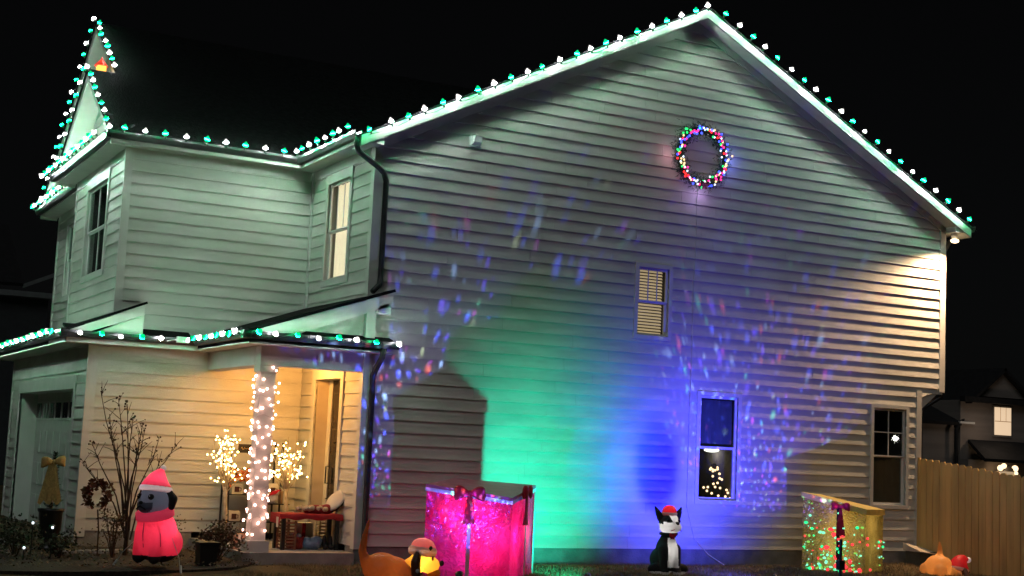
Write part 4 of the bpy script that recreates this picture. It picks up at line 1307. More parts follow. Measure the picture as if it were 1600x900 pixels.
MB().lathe([(0.155, -0.055), (0.17, -0.03), (0.172, 0.02), (0.15, 0.05)], T(0.36, 0, 0.425), 16, T(0.1, 0, 1) - T(0, 0, 0), cap=False).build('cap_brim', WHITEN, og, smooth=True)
MB().lathe([(0.15, 0.0), (0.145, 0.04), (0.12, 0.085), (0.07, 0.115), (0.01, 0.125)], T(0.363, 0, 0.45), 16, T(0.1, 0, 1) - T(0, 0, 0), cap=False).build('cap_crown', fabric('rose_nylon', (0.75, 0.2, 0.2), 0.4), og, smooth=True)
for a in (-0.6, 0.0, 0.6):
    c = T(0.44, -0.165, 0.435)
    d = (T(0.3 * math.sin(a), -0.05, 1) - T(0, 0, 0)).normalized() * 0.06
    e = T(1, 0, 0.2) - T(0, 0, 0)
    e = e.normalized() * 0.018
    nn = d.cross(e).normalized() * 0.008
    MB().prism([c, c + d * 0.5 + e, c + d, c + d * 0.5 - e], nn).build('holly_leaf', mat('holly_green', (0.01, 0.06, 0.02), 0.5, noise=0.2), og)
lamp('inner_light', 'POINT', T(0.37, -0.02, 0.30), 2.6, (1.0, 0.8, 0.5), og, 0.03)
lamp('inner_light', 'POINT', T(0.36, 0, 0.505), 0.8, (1.0, 0.9, 0.85), og, 0.02)
lamp('inner_light', 'POINT', T(-0.02, 0, 0.18), 1.1, (1.0, 0.6, 0.35), og, 0.04)

# black and white terrier sitting
bt = thing('inflatable_dog', 'inflatable black and white terrier with small santa hat under the blue glow', 'inflatable', (4.17, -1.55, 0))
T = Local((4.19, -1.55, 0.0), R(-98))
chest = lambda p: (lambda q: 1 if (q.x > 0.085 and abs(q.y - 0.02) < 0.075 + 0.05 * max(0, (0.5 - q.z)) * 0.6 and 0.1 < q.z < 0.52) or q.z < 0.045 else 0)(T.inv(p))
blob('body', [('e', T(0.0, 0, 0.32), (0.17, 0.17, 0.24)), ('e', T(-0.08, 0, 0.20), (0.21, 0.22, 0.20)), ('e', T(0.02, 0, 0.48), (0.12, 0.125, 0.12)),
              chain(T, [(0.08, 0.09, 0.36), (0.12, 0.10, 0.15), (0.13, 0.10, 0.03)], [0.085, 0.06, 0.055]), chain(T, [(0.08, -0.09, 0.36), (0.12, -0.10, 0.15), (0.13, -0.10, 0.03)], [0.085, 0.06, 0.055]),
              ('e', T(0.17, 0.10, 0.03), (0.07, 0.055, 0.04)), ('e', T(0.17, -0.10, 0.03), (0.07, 0.055, 0.04)),
              ('e', T(0.05, 0.2, 0.08), (0.13, 0.07, 0.08)), ('e', T(0.05, -0.2, 0.08), (0.13, 0.07, 0.08))], [BLACKN, WHITEN], bt, 0.014, chest)
def tface(p):
    q = T.inv(p)
    if q.x > 0.13 and q.z < 0.745: return 1                       # muzzle
    if abs(q.y - 0.02) < 0.03 + 0.10 * max(0, (q.z - 0.70)) * 3: return 1   # blaze
    if q.z < 0.64: return 1
    if abs(q.y) > 0.115 and q.x > 0.0 and q.z < 0.72: return 1
    return 0
blob('head', [('e', T(0.05, 0, 0.73), (0.155, 0.165, 0.145)), ('e', T(0.17, 0.02, 0.68), (0.10, 0.13, 0.085)), ('e', T(0.05, 0, 0.66), (0.14, 0.165, 0.09))], [BLACKN, WHITEN], bt, 0.012, tface)
for s in (-1, 1):
    EARN = BLACKN
    g = MB()
    b0, b1, b2, tp = T(0.05, 0.09 * s, 0.83), T(0.0, 0.165 * s, 0.76), T(-0.02, 0.11 * s, 0.80), T(0.0, 0.21 * s, 0.955)
    blob('ear', [('t', [lerp(b0, b1, 0.5), lerp(lerp(b0, b1, 0.5), tp, 0.5), tp], [0.055, 0.042, 0.014])], BLACKN, bt, 0.011)
    MB().prism([T(0.055, 0.115 * s, 0.825), T(0.055, 0.165 * s, 0.795), T(0.03, 0.20 * s, 0.92)], T(0.004, 0, 0) - T(0, 0, 0)).build('ear_lining', mat('ear_grey', (0.35, 0.3, 0.3), 0.7, noise=0.1), bt)
    MB().ball(T(0.178, 0.088 * s, 0.765), 0.026, 8, 6).build('eye', mat('glossy_black', (0.01, 0.01, 0.01), 0.1), bt, smooth=True)
MB().ball(T(0.262, 0.02, 0.735), 0.036, 10, 6, (0.6, 1.4, 0.7)).build('nose', BLACKN, bt, smooth=True)
MB().tube([T(0.25, 0.10, 0.63), T(0.268, 0.05, 0.65), T(0.272, 0.02, 0.665), T(0.268, -0.02, 0.65), T(0.25, -0.07, 0.63)], 0.006, 5).build('mouth', mat('mouth_pink', (0.5, 0.1, 0.15), 0.5, noise=0.1), bt)
MB().lathe([(0.118, -0.02), (0.135, -0.015), (0.135, 0.015), (0.118, 0.02)], T(0.035, 0, 0.575), 16).build('collar', BLACKN, bt, smooth=True)
bow(bt, T(0.17, 0.0, 0.565), T.Y, (0, 0, 1), T.X, 0.055, RED, 1.0)
MB().lathe([(0.10, -0.02), (0.115, -0.01), (0.115, 0.02), (0.10, 0.03)], T(0.04, 0.0, 0.855), 16, cap=False).build('hat_brim', WHITEN, bt, smooth=True)
MB().lathe([(0.105, 0.0), (0.105, 0.03), (0.085, 0.075), (0.05, 0.10), (0.01, 0.108)], T(0.04, 0.0, 0.875), 16).build('hat_cone', REDN, bt, smooth=True)
lamp('inner_light', 'POINT', T(0.06, 0, 0.70), 1.5, (1.0, 0.97, 0.9), bt, 0.03)
lamp('inner_light', 'POINT', T(0.03, 0.0, 0.34), 1.2, (1.0, 0.97, 0.9), bt, 0.03)
lamp('inner_light', 'POINT', T(0.04, 0.0, 0.92), 0.35, (1.0, 0.9, 0.9), bt, 0.02)

# tan dog seen from behind at the fence, head low in a santa hat
td = thing('inflatable_dog', 'inflatable tan dog with upright tail and red hat by the fence', 'inflatable', (9.45, -1.7, 0))
T = Local((9.36, -1.62, -0.02), R(8))
blob('body', [('e', T(0.02, 0, 0.13), (0.21, 0.21, 0.20)), ('e', T(0.24, 0, 0.03), (0.20, 0.18, 0.13)), ('e', T(0.02, -0.06, 0.2), (0.17, 0.17, 0.12)),
              chain(T, [(0.05, -0.02, 0.24), (0.07, 0, 0.38), (0.06, 0, 0.52)], [0.065, 0.045, 0.026]),
              chain(T, [(-0.1, 0.14, 0.1), (-0.08, 0.15, -0.02)], [0.1, 0.08]), chain(T, [(-0.1, -0.14, 0.1), (-0.08, -0.15, -0.02)], [0.1, 0.08])], TANN, td)
blob('head', [('e', T(0.50, -0.05, 0.02), (0.16, 0.15, 0.14)), ('e', T(0.62, -0.06, -0.03), (0.1, 0.1, 0.08))], TANN, td)
for s in (-1, 1):
    blob('ear', [chain(T, [(0.45, -0.05 + 0.13 * s, 0.1), (0.44, -0.05 + 0.19 * s, 0.0)], [0.05, 0.06])], BROWNN, td, 0.014)
    MB().ball(T(0.63, -0.05 + 0.09 * s, 0.06), 0.02, 8, 6).build('eye', BLACKN, td, smooth=True)
santa_hat(td, T, (0.48, -0.05, 0.10), 0.15, (0.72, -0.06, 0.245), (0.52, -0.05, 0.30), REDN, WHITEN, 0.03)
lamp('inner_light', 'POINT', T(0.05, 0, 0.14), 2.2, (1.0, 0.7, 0.4), td, 0.04)
lamp('inner_light', 'POINT', T(0.52, -0.05, 0.14), 0.8, (1.0, 0.8, 0.7), td, 0.03)

# ------------------------------------------------------------------ porch
pl = thing('porch_lamp', 'round warm ceiling lamp inside the porch', 'lamp', (-0.72, 1.25, 2.94))
MB().lathe([(0.13, 0.0), (0.13, -0.02), (0.12, -0.03)], (-0.72, 1.25, 2.94), 14).build('lamp_base', BLACK, pl)
MB().ball((-0.72, 1.25, 2.89), 0.11, 12, 8, (1, 1, 0.55)).build('lamp_globe', emission('porch_globe', (1.0, 0.62, 0.26), 6.0, False), pl, smooth=True)
lamp('porch_light', 'POINT', (-0.72, 1.25, 2.76), 104, (1.0, 0.43, 0.08), pl, 0.09)

# lights wound round the column
ME_P = MB().ball((0, 0, 0), 0.0165, 8, 5).mesh('mini_bulb', PINKW, True)
ct = thing('light_string', 'string of rosy white lights wound round the porch column', 'string lights', (-1.39, 0.14, 0.3))
path = []
turns, nb = 16, 150
for i in range(nb * 2 + 1):
    t = i / (nb * 2)
    a = turns * 2 * math.pi * t
    ca, sa = math.cos(a), math.sin(a)
    k = 0.122 / max(abs(ca), abs(sa))
    z = 0.36 + 2.2 * t + 0.03 * math.sin(3.1 * a)
    p = Vector((-1.39 + ca * k, 0.135 + sa * k, z))
    path.append(p)
    if i % 2 == 0 and i > 0:
        q = p + Vector((ca, sa, 0)) * 0.014 + Vector((random.gauss(0, 0.02), random.gauss(0, 0.02), random.gauss(0, 0.05)))
        link('bulb', ME_P, ct, loc=q)
MB().tube(path, 0.0022, 4).build('wire', mat('pale_wire', (0.4, 0.3, 0.27), 0.6, noise=0.1), ct)
for z_ in (0.7, 1.4, 2.1):
    lamp('column_glow', 'POINT', (-1.66, -0.16, z_), 1.5, (1.0, 0.55, 0.45), ct, 0.12)  # added lamps beside the column carry the bulbs' glow

# two lit twig trees in tubs
ME_T = MB().ball((0, 0, 0), 0.0115, 8, 5).mesh('twig_bulb', WARM, True)
BIRCH = mat('birch_bark', (0.45, 0.36, 0.25), 0.8, noise=0.25, nscale=12)
def twig_tree(label, x, y, h0, top, w, n, seed):
    rnd = random.Random(seed)
    t = thing('twig_tree', label, 'lighted tree', (x, y, 0.15), 'lighted twig trees on the porch')
    MB().tube([(x, y, 0.15), (x + 0.02, y, 0.5), (x - 0.01, y, h0)], [0.05, 0.042, 0.03], 8).build('trunk', BIRCH, t, smooth=True)
    g = MB()
    ends = []
    for i in range(34):
        a = rnd.random() * 6.283
        r = w * math.sqrt(rnd.random())
        z = h0 + (top - h0) * (0.12 + 0.88 * rnd.random()) * (1 - 0.35 * (r / w) ** 2)
        e = Vector((x + r * math.cos(a), y + 0.6 * r * math.sin(a), z))
        b = Vector((x, y, h0 - 0.15 + 0.25 * rnd.random()))
        m_ = lerp(b, e, 0.5) + Vector((rnd.gauss(0, 0.03), rnd.gauss(0, 0.03), 0.04))
        g.tube([b, m_, e], [0.009, 0.006, 0.003], 4)
        ends.append((b, m_, e))
    g.build('crown', BIRCH, t)
    for i in range(n):
        b, m_, e = rnd.choice(ends)
        q = lerp(m_, e, rnd.random() ** 0.7)
        q = q + Vector((rnd.gauss(0, 0.03), rnd.gauss(0, 0.03), rnd.gauss(0, 0.03)))
        link('bulb', ME_T, t, loc=q)
twig_tree('lighted twig tree left of the porch column', -1.40, 1.62, 0.95, 1.92, 0.34, 120, 3)
twig_tree('lighted twig tree right of the porch column', -0.47, 1.62, 0.95, 1.92, 0.33, 110, 8)

# metal shelf with a sign and mug boxes
rk = thing('plant_shelf', 'black metal shelf stand behind the porch column', 'shelf', (-0.95, 2.2, 0.15))
for x in (-1.22, -0.42):
    for y in (2.05, 2.40):
        MB().box(x - 0.012, x + 0.012, y - 0.012, y + 0.012, 0.15, 1.62).build('post', BLACK, rk)
for z in (0.42, 0.82, 1.2):
    MB().box(-1.22, -0.42, 2.05, 2.40, z, z + 0.015).build('shelf_board', BLACK, rk)
sg = thing('sign_board', 'small dark lettered board on top of the shelf stand', 'sign', (-0.95, 2.1, 1.45))
MB().box(-1.12, -0.72, 2.03, 2.045, 1.45, 1.58).build('board', mat('sign_black', (0.02, 0.015, 0.012), 0.6, noise=0.2), sg)
pts = [(-1.08 + 0.30 * i / 22, 2.026, 1.515 + 0.028 * math.sin(i * 1.9) * (0.6 + 0.4 * math.sin(i * 0.7))) for i in range(23)]
MB().tube(pts, 0.004, 4).build('script_lettering', mat('gold_paint', (0.6, 0.35, 0.08), 0.4, noise=0.1), sg)
CARD = mat('white_card', (0.6, 0.55, 0.48), 0.6, noise=0.06)
def mug_box(label, x, z, w=0.17, h=0.15):
    t = thing('mug_box', label, 'box', (x, 2.12, z), 'boxed mugs on the shelf')
    MB().box(x - w / 2, x + w / 2, 2.07, 2.22, z, z + h).build('carton', CARD, t)
    MB().box(x - 0.045, x + 0.025, 2.062, 2.069, z + 0.03, z + 0.11).build('printed_mug', mat('print_dark', (0.05, 0.015, 0.012), 0.5, noise=0.1), t)
    MB().tube([(x + 0.025, 2.064, z + 0.095), (x + 0.055, 2.064, z + 0.09), (x + 0.055, 2.064, z + 0.05), (x + 0.025, 2.064, z + 0.045)], 0.006, 4).build('printed_handle', mat('print_dark', (0.05, 0.015, 0.012)), t)
mug_box('white boxed mug on the middle shelf left of the column', -1.08, 0.836)
mug_box('white boxed mug on the lowest shelf left of the column', -1.10, 0.436)
mug_box('white boxed mug on the middle shelf right of the column', -0.52, 0.836, 0.15, 0.17)
gl = thing('leaf_garland', 'orange and red leaf garland hanging on the shelf stand', 'garland', (-1.12, 2.03, 1.05))
g = MB()
for i in range(90):
    t = random.random()
    c = Vector((-1.28 + 0.45 * t, 2.03 + random.gauss(0, 0.02), 1.2 - 0.1 * math.sin(math.pi * t) + random.gauss(0, 0.04) - (0.2 * random.random() if t < 0.2 else 0)))
    a = random.random() * 6.28
    d = Vector((math.cos(a), random.gauss(0, 0.3), math.sin(a))) * 0.035
    e = Vector((-math.sin(a), 0.2, math.cos(a))) * 0.018
    g.add([c - d, c + e, c + d, c - e], [(0, 1, 2, 3)])
g.build('leaves', mat('autumn_leaf', (0.35, 0.05, 0.01), 0.7, col2=(0.55, 0.16, 0.02), nscale=14), gl, kind='stuff')
MB().tube([(-1.28, 2.04, 1.2), (-1.05, 2.04, 1.1), (-0.83, 2.04, 1.2)], 0.006, 5).build('stem', BLACK, gl)

# bench table with red cloth, things on and under it
tb = thing('side_table', 'dark low table with red cloth on the porch by the door', 'table', (-0.5, 0.6, 0.15))
MB().box(-0.94, -0.06, 0.40, 0.78, 0.60, 0.64).build('table_top', BLACK, tb)
for x in (-0.90, -0.10):
    for y in (0.43, 0.75):
        MB().box(x - 0.025, x + 0.025, y - 0.025, y + 0.025, 0.15, 0.60).build('leg', BLACK, tb)
cl = thing('red_tablecloth', 'red cloth draped over the porch table end', 'cloth', (-0.5, 0.6, 0.64))
g = MB()
n = 26
prof = [(0.385, 0.572), (0.385, 0.61), (0.39, 0.645), (0.42, 0.652), (0.76, 0.652), (0.795, 0.645), (0.80, 0.58)]
vs = []
for i in range(n + 1):
    x = -0.965 + 0.93 * i / n
    for j, (y, z) in enumerate(prof):
        s = 0.012 * math.sin(i * 0.9 + j)
        vs.append((x, y + (s if j < 2 or j > 5 else 0), z + (0.012 * math.sin(i * 0.7) if j in (0, 6) else 0.004 * math.sin(i * 1.3 + j))))
k = len(prof)
g.add(vs, [(i * k + j, (i + 1) * k + j, (i + 1) * k + j + 1, i * k + j + 1) for i in range(n) for j in range(k - 1)])
clm = g.build('cloth', mat('red_cloth', (0.30, 0.012, 0.018), 0.8, noise=0.15, bump=0.2), cl, smooth=True)
MB().prism([(-0.966, 0.385, 0.652), (-0.966, 0.80, 0.652), (-0.972, 0.80, 0.52), (-0.972, 0.385, 0.50)], (-0.006, 0, 0)).build('cloth_end', mat('red_cloth', (0.42, 0.015, 0.02)), cl)
MB().box(-0.985, -0.979, 0.42, 0.50, 0.46, 0.60).build('paper_tag', CARD, cl)
ph = thing('plush_heap', 'heap of cream plush toys and dark red bag on the red cloth', 'plush toys', (-0.45, 0.58, 0.655))
blob('red_bag', [('e', (-0.38, 0.58, 0.70), (0.20, 0.13, 0.075)), ('e', (-0.22, 0.58, 0.71), (0.09, 0.09, 0.08))], mat('maroon_plush', (0.16, 0.01, 0.02), 0.85, noise=0.2), ph, 0.018)
for i in range(11):
    MB().ball((-0.68 + 0.042 * i, 0.50 + random.gauss(0, 0.03), 0.715 + 0.02 * random.random()), 0.032 + 0.012 * random.random(), 8, 6).build('plush_ball', mat('cream_plush', (0.55, 0.45, 0.32), 0.9, noise=0.15, bump=0.5), ph, smooth=True)
pw = thing('striped_pillow', 'black and white pillow leaning on the wall beside the red cloth', 'pillow', (-0.08, 0.58, 0.66))
g = MB()
A0, Bx = Vector((-0.22, 0.55, 0.66)), None
c0 = Vector((-0.10, 0.56, 0.84))
ux, uz, un = Vector((0.62, 0, 0.78)).normalized(), Vector((-0.3, 0.95, 0.24)).normalized(), None
for nm, m_, off in (('white_side', mat('pillow_white', (0.6, 0.57, 0.52), 0.8, noise=0.05), 0.0), ('black_side', mat('pillow_black', (0.02, 0.018, 0.016), 0.8, noise=0.2), -0.035)):
    b = MB().ball((0, 0, 0), 1, 14, 8)
    nrm = ux.cross(uz).normalized()
    MB().add([c0 + nrm * off + ux * p[0] * 0.19 * (1 - 0.15 * p[2] ** 2) + uz * p[2] * 0.15 + nrm * p[1] * 0.04 for p in b.v], b.f).build(nm, m_, pw, smooth=True)
bk = thing('red_basket', 'red basket of white balls under the porch table', 'basket', (-0.66, 0.6, 0.15))
MB().lathe([(0.10, 0.0), (0.12, 0.02), (0.13, 0.17), (0.12, 0.17), (0.11, 0.03)], (-0.66, 0.6, 0.152), 14).build('basket', mat('red_wicker', (0.3, 0.03, 0.02), 0.7, noise=0.3, nscale=30, bump=0.6), bk)
for i in range(9):
    MB().ball((-0.66 + 0.08 * math.cos(i * 2.4) * (0.4 + i / 15), 0.6 + 0.08 * math.sin(i * 2.4) * (0.4 + i / 15), 0.33), 0.034, 8, 6).build('white_ball', WHITERIB, bk, smooth=True)
bb = thing('blue_bag', 'crumpled pale blue bag under the porch table', 'bag', (-0.42, 0.55, 0.15))
blob('bag', [('e', (-0.43, 0.55, 0.22), (0.15, 0.12, 0.09)), ('e', (-0.36, 0.55, 0.27), (0.09, 0.08, 0.07)), ('e', (-0.5, 0.55, 0.25), (0.06, 0.08, 0.08))], mat('blue_plastic', (0.14, 0.22, 0.34), 0.35, noise=0.3, nscale=10, bump=0.8, bscale=14), bb, 0.02, smooth=2)
wb = thing('white_present', 'white box with red ribbon under the porch table', 'box', (-0.48, 0.8, 0.15))
MB().box(-0.60, -0.32, 0.82, 0.98, 0.151, 0.50).build('carton', CARD, wb)
MB().box(-0.48, -0.43, 0.812, 0.819, 0.3, 0.50).build('ribbon', RED, wb)
dp = thing('boot_pair', 'dark boots on the porch slab under the table', 'boots', (-0.2, 0.5, 0.15))
for x in (-0.24, -0.15):
    blob('boot', [('e', (x, 0.5, 0.19), (0.035, 0.10, 0.04)), ('e', (x, 0.55, 0.26), (0.035, 0.045, 0.10))], BLACKN, dp, 0.014)
def crate(label, x0, x1, y0, y1, z0, z1, m_):
    t = thing('slatted_crate', label, 'crate', ((x0 + x1) / 2, (y0 + y1) / 2, z0))
    k = 9
    for i in range(k):
        z = z0 + (z1 - z0) * i / k
        MB().box(x0, x1, y0, y0 + 0.012, z, z + (z1 - z0) / k * 0.6).build('slat', m_, t)
        MB().box(x0, x0 + 0.012, y0 + 0.0125, y1, z, z + (z1 - z0) / k * 0.6).build('slat', m_, t)
    for x, y in ((x0, y0), (x1, y0), (x0, y1), (x1, y1)):
        MB().box(x - 0.014, x + 0.014, y - 0.014, y + 0.014, z0, z1).build('crate_post', m_, t)
    MB().box(x0, x1, y0, y1, z0 + 0.002, z0 + 0.012).build('crate_floor', m_, t)
crate('pale slatted crate under the table near the door', -0.20, -0.05, 0.86, 1.0, 0.152, 0.58, mat('pale_wood', (0.5, 0.42, 0.3), 0.7, noise=0.15))
crate('brown wire crate under the near end of the red cloth', -0.88, -0.72, 0.42, 0.72, 0.152, 0.55, mat('brown_wood', (0.2, 0.09, 0.05), 0.7, noise=0.2))
pb = thing('paper_parcel', 'small pale parcel on the porch slab left of the column', 'box', (-1.52, 0.5, 0.15))
MB().box(-1.60, -1.42, 0.42, 0.56, 0.151, 0.36).build('carton', mat('kraft_card', (0.4, 0.2, 0.12), 0.7, noise=0.1), pb)
MB().box(-1.54, -1.50, 0.412, 0.419, 0.151, 0.36).build('tape', CARD, pb)
bd = thing('toy_bird', 'white toy bird with red wing on the shelf end right of the column', 'ornament', (-0.66, 1.95, 0.84))
MB().box(-0.75, -0.33, 1.85, 2.03, 0.70, 0.716).build('stand', BLACK, bd)
blob('bird_body', [('e', (-0.60, 1.93, 0.79), (0.11, 0.06, 0.08)), ('e', (-0.52, 1.93, 0.87), (0.05, 0.045, 0.05))], WHITERIB, bd, 0.014)
MB().prism([(-0.68, 1.86, 0.82), (-0.55, 1.86, 0.86), (-0.47, 1.86, 0.93), (-0.60, 1.86, 0.9)], (0, 0.02, 0)).build('wing', RED, bd)
bo = thing('book_row', 'row of pale books on the stand right of the column', 'books', (-0.40, 1.95, 0.72))
for i in range(4):
    MB().box(-0.46 + i * 0.032, -0.435 + i * 0.032, 1.87, 2.0, 0.717, 0.90 - 0.02 * (i % 2)).build('book', CARD if i % 2 else mat('tan_cover', (0.35, 0.2, 0.1), 0.7, noise=0.1), bo)

# ------------------------------------------------------------------ planting at the left
ur = thing('topiary_urn', 'black urn with clipped conifer and gold bow beside the garage', 'planter', (-3.86, 1.5, 0))
ux0, uy0 = -3.85, 1.5
MB().lathe([(0.13, 0.0), (0.14, 0.04), (0.07, 0.08), (0.06, 0.12), (0.15, 0.26), (0.16, 0.50), (0.18, 0.53), (0.18, 0.56), (0.14, 0.56)], (ux0, uy0, 0.04), 16).build('urn', mat('black_glaze', (0.014, 0.014, 0.014), 0.3, noise=0.2), ur, smooth=True)
MB().tube([(ux0, uy0, 0.5), (ux0, uy0, 1.36)], [0.025, 0.006], 6).build('trunk', BIRCH, ur)
g = MB()
for i in range(1100):
    t = random.random() ** 1.3
    z = 0.62 + 0.74 * t
    r = 0.17 * (1 - t) * (0.7 + 0.3 * math.sin(z * 28)) + 0.012
    a = random.random() * 6.283
    c = Vector((ux0 + r * math.cos(a) * random.uniform(0.5, 1.05), uy0 + r * math.sin(a) * random.uniform(0.5, 1.05), z))
    d = Vector((math.cos(a), math.sin(a), random.uniform(-0.3, 0.7))).normalized() * 0.05
    e = Vector((-math.sin(a), math.cos(a), 0)) * 0.012
    g.add([c - e, c + e, c + d], [(0, 1, 2)])
g.build('crown', NEED, ur, kind='stuff')
GOLDC = mat('gold_burlap', (0.42, 0.31, 0.10), 0.6, noise=0.2, nscale=30, bump=0.3)
bow(ur, (ux0 - 0.05, uy0 - 0.14, 1.23), (1, 0.1, 0.08), (0, 0, 1), (0, -1, 0), 0.17, GOLDC, 0.6, 0.15)
g = MB()
vs = []
for j in range(9):
    t = j / 8
    for i in range(9):
        s = i / 8 - 0.5
        vs.append((ux0 - 0.06 + s * (0.10 + 0.22 * t), uy0 - 0.17 - 0.02 * math.cos(s * 22), 1.2 - 0.52 * t - (0.04 * math.sin(i * 2.2) if j == 8 else 0)))
g.add(vs, [(j * 9 + i, j * 9 + i + 1, j * 9 + i + 10, j * 9 + i + 9) for j in range(8) for i in range(8)])
g.build('burlap_skirt', GOLDC, ur, smooth=True)

TWIG = mat('bare_twig', (0.05, 0.03, 0.018), 0.85, noise=0.3, nscale=20)
sh = thing('bare_shrub', 'tall leafless shrub with dark seed tips before the garage wall', 'shrub', (-3.0, 0.7, 0))
base = Vector((-3.0, 0.7, 0.0))
MB().tube([base, base + Vector((0.01, 0, 0.3)), base + Vector((0.02, 0, 0.55))], [0.035, 0.028, 0.022], 7).build('trunk', TWIG, sh)
crown = MB()
buds = MB()
tips = [(-0.42, 2.22), (-0.24, 2.12), (-0.13, 2.05), (-0.02, 1.85), (0.07, 1.78), (0.22, 1.72), (0.30, 1.62), (0.62, 1.52), (-0.52, 1.52), (-0.30, 1.72), (0.10, 1.45), (-0.15, 1.55), (-0.62, 1.25), (0.45, 1.3)]
rnd = random.Random(5)
for tx, tz in tips:
    b = base + Vector((rnd.gauss(0, 0.03), rnd.gauss(0, 0.05), 0.25 + 0.3 * rnd.random()))
    e = base + Vector((tx, rnd.gauss(0, 0.18), tz))
    m1 = lerp(b, e, 0.4) + Vector((-tx * 0.10, 0, 0.06))
    m2 = lerp(b, e, 0.75) + Vector((rnd.gauss(0, 0.02), 0, 0.03))
    crown.tube([b, m1, m2, e], [0.014, 0.010, 0.007, 0.004], 5)
    for k in range(7):
        t = rnd.uniform(0.45, 1.0)
        p = lerp(m1, e, t)
        q = p + Vector((rnd.gauss(0, 0.09) + tx * 0.06, rnd.gauss(0, 0.05), rnd.uniform(0.03, 0.2)))
        crown.tube([p, lerp(p, q, 0.5) + Vector((0, 0, 0.01)), q], [0.005, 0.004, 0.0025], 4)
        if rnd.random() < 0.6:
            buds.ball(q, rnd.uniform(0.007, 0.015), 5, 4)
    for k in range(5):
        buds.ball(e + Vector((rnd.gauss(0, 0.02), rnd.gauss(0, 0.02), rnd.gauss(0, 0.025))), rnd.uniform(0.008, 0.018), 5, 4)
crown.build('crown', TWIG, sh, kind='stuff')
buds.build('seed_heads', TWIG, sh, kind='stuff')

def leaf_cluster(g, c, r, n, size, rnd, flat=1.0):
    for i in range(n):
        p = Vector((rnd.gauss(0, 1), rnd.gauss(0, 1), rnd.gauss(0, 1) * flat)) * r * 0.5 + Vector(c)
        a, b = rnd.random() * 6.28, rnd.gauss(0, 0.6)
        d = Vector((math.cos(a) * math.cos(b), math.sin(a) * math.cos(b), math.sin(b))) * size * rnd.uniform(0.6, 1.2)
        e = d.cross(Vector((rnd.gauss(0, 1), rnd.gauss(0, 1), rnd.gauss(0, 1)))).normalized() * size * 0.38
        g.add([p, p + d * 0.5 + e, p + d, p + d * 0.5 - e], [(0, 1, 2, 3)])
rnd = random.Random(9)
op = thing('leafy_ornament', 'brown dried leaf wreath on a stake beside the corner board', 'yard ornament', (-3.42, 0.5, 0))
MB().tube([(-3.40, 0.5, 0), (-3.41, 0.5, 0.4), (-3.44, 0.5, 0.65)], 0.010, 5).build('stake', TWIG, op)
g = MB()
for i in range(60):
    a = 2 * math.pi * i / 60
    if -2.2 < a - 4.712 < -0.0 and False: continue
    c = Vector((-3.46 + 0.135 * math.cos(a), 0.48, 0.85 + 0.15 * math.sin(a)))
    if abs(a - 4.712) < 0.5: continue
    leaf_cluster(g, c, 0.05, 5, 0.07, rnd)
g.build('leaves', mat('dried_leaf', (0.10, 0.04, 0.015), 0.8, noise=0.35, nscale=20), op, kind='stuff')
LEAFD = mat('dull_foliage', (0.05, 0.06, 0.03), 0.8, noise=0.4, nscale=15)
LEAFT = mat('tan_foliage', (0.11, 0.075, 0.04), 0.85, noise=0.35, nscale=15)
def shrub(label, c, r, h, n, size, m_, seed):
    rd = random.Random(seed)
    t = thing('low_shrub', label, 'shrub', (c[0], c[1], 0), 'low shrubs in the bed')
    st, g = MB(), MB()
    for i in range(14):
        a = rd.random() * 6.28
        e = Vector((c[0] + r * 0.8 * math.cos(a) * rd.random(), c[1] + r * 0.8 * math.sin(a) * rd.random(), h * rd.uniform(0.5, 1.0)))
        st.tube([(c[0], c[1], 0), lerp((c[0], c[1], 0), e, 0.5) + Vector((0, 0, 0.05)), e], [0.008, 0.006, 0.003], 4)
        leaf_cluster(g, e, r * 0.45, n // 14, size, rd)
    st.build('trunk', TWIG, t)
    g.build('crown', m_, t, kind='stuff')
shrub('dull green shrub at the left edge of the bed', (-4.45, 0.4), 0.38, 0.42, 700, 0.05, LEAFD, 1)
shrub('tan twiggy shrub between the pug and the porch slab', (-1.95, -0.05), 0.36, 0.50, 900, 0.05, LEAFT, 2)
shrub('small tan shrub below the bare shrub', (-3.25, 0.3), 0.22, 0.62, 420, 0.035, LEAFT, 3)
shrub('wispy tan shrub against the wall behind the pug', (-2.35, 1.2), 0.25, 0.45, 300, 0.035, LEAFT, 4)
shrub('dark green shrub in front of the black urn', (-3.95, 0.2), 0.3, 0.3, 500, 0.045, LEAFD, 6)
pt = thing('dark_planter', 'dark square planter post near the tan shrub', 'planter', (-2.28, -0.65, 0))
MB().hexa([(-2.38, -0.75, -0.02), (-2.18, -0.75, -0.02), (-2.18, -0.55, -0.02), (-2.38, -0.55, -0.02)], [(-2.40, -0.77, 0.30), (-2.16, -0.77, 0.30), (-2.16, -0.53, 0.30), (-2.40, -0.53, 0.30)]).build('pot', BLACK, pt)
MB().box(-2.42, -2.14, -0.79, -0.51, 0.30, 0.33).build('pot_rim', BLACK, pt)
ob = thing('outlet_box', 'small dark outlet box low on the garage side wall', 'outlet', (-2.05, 2.5, 0.25))
MB().box(-2.12, -1.98, 2.49, 2.53, 0.26, 0.44).build('cover', BLACK, ob)
MB().box(-2.08, -2.02, 2.48, 2.489, 0.30, 0.40).build('flap', GUTTER, ob)
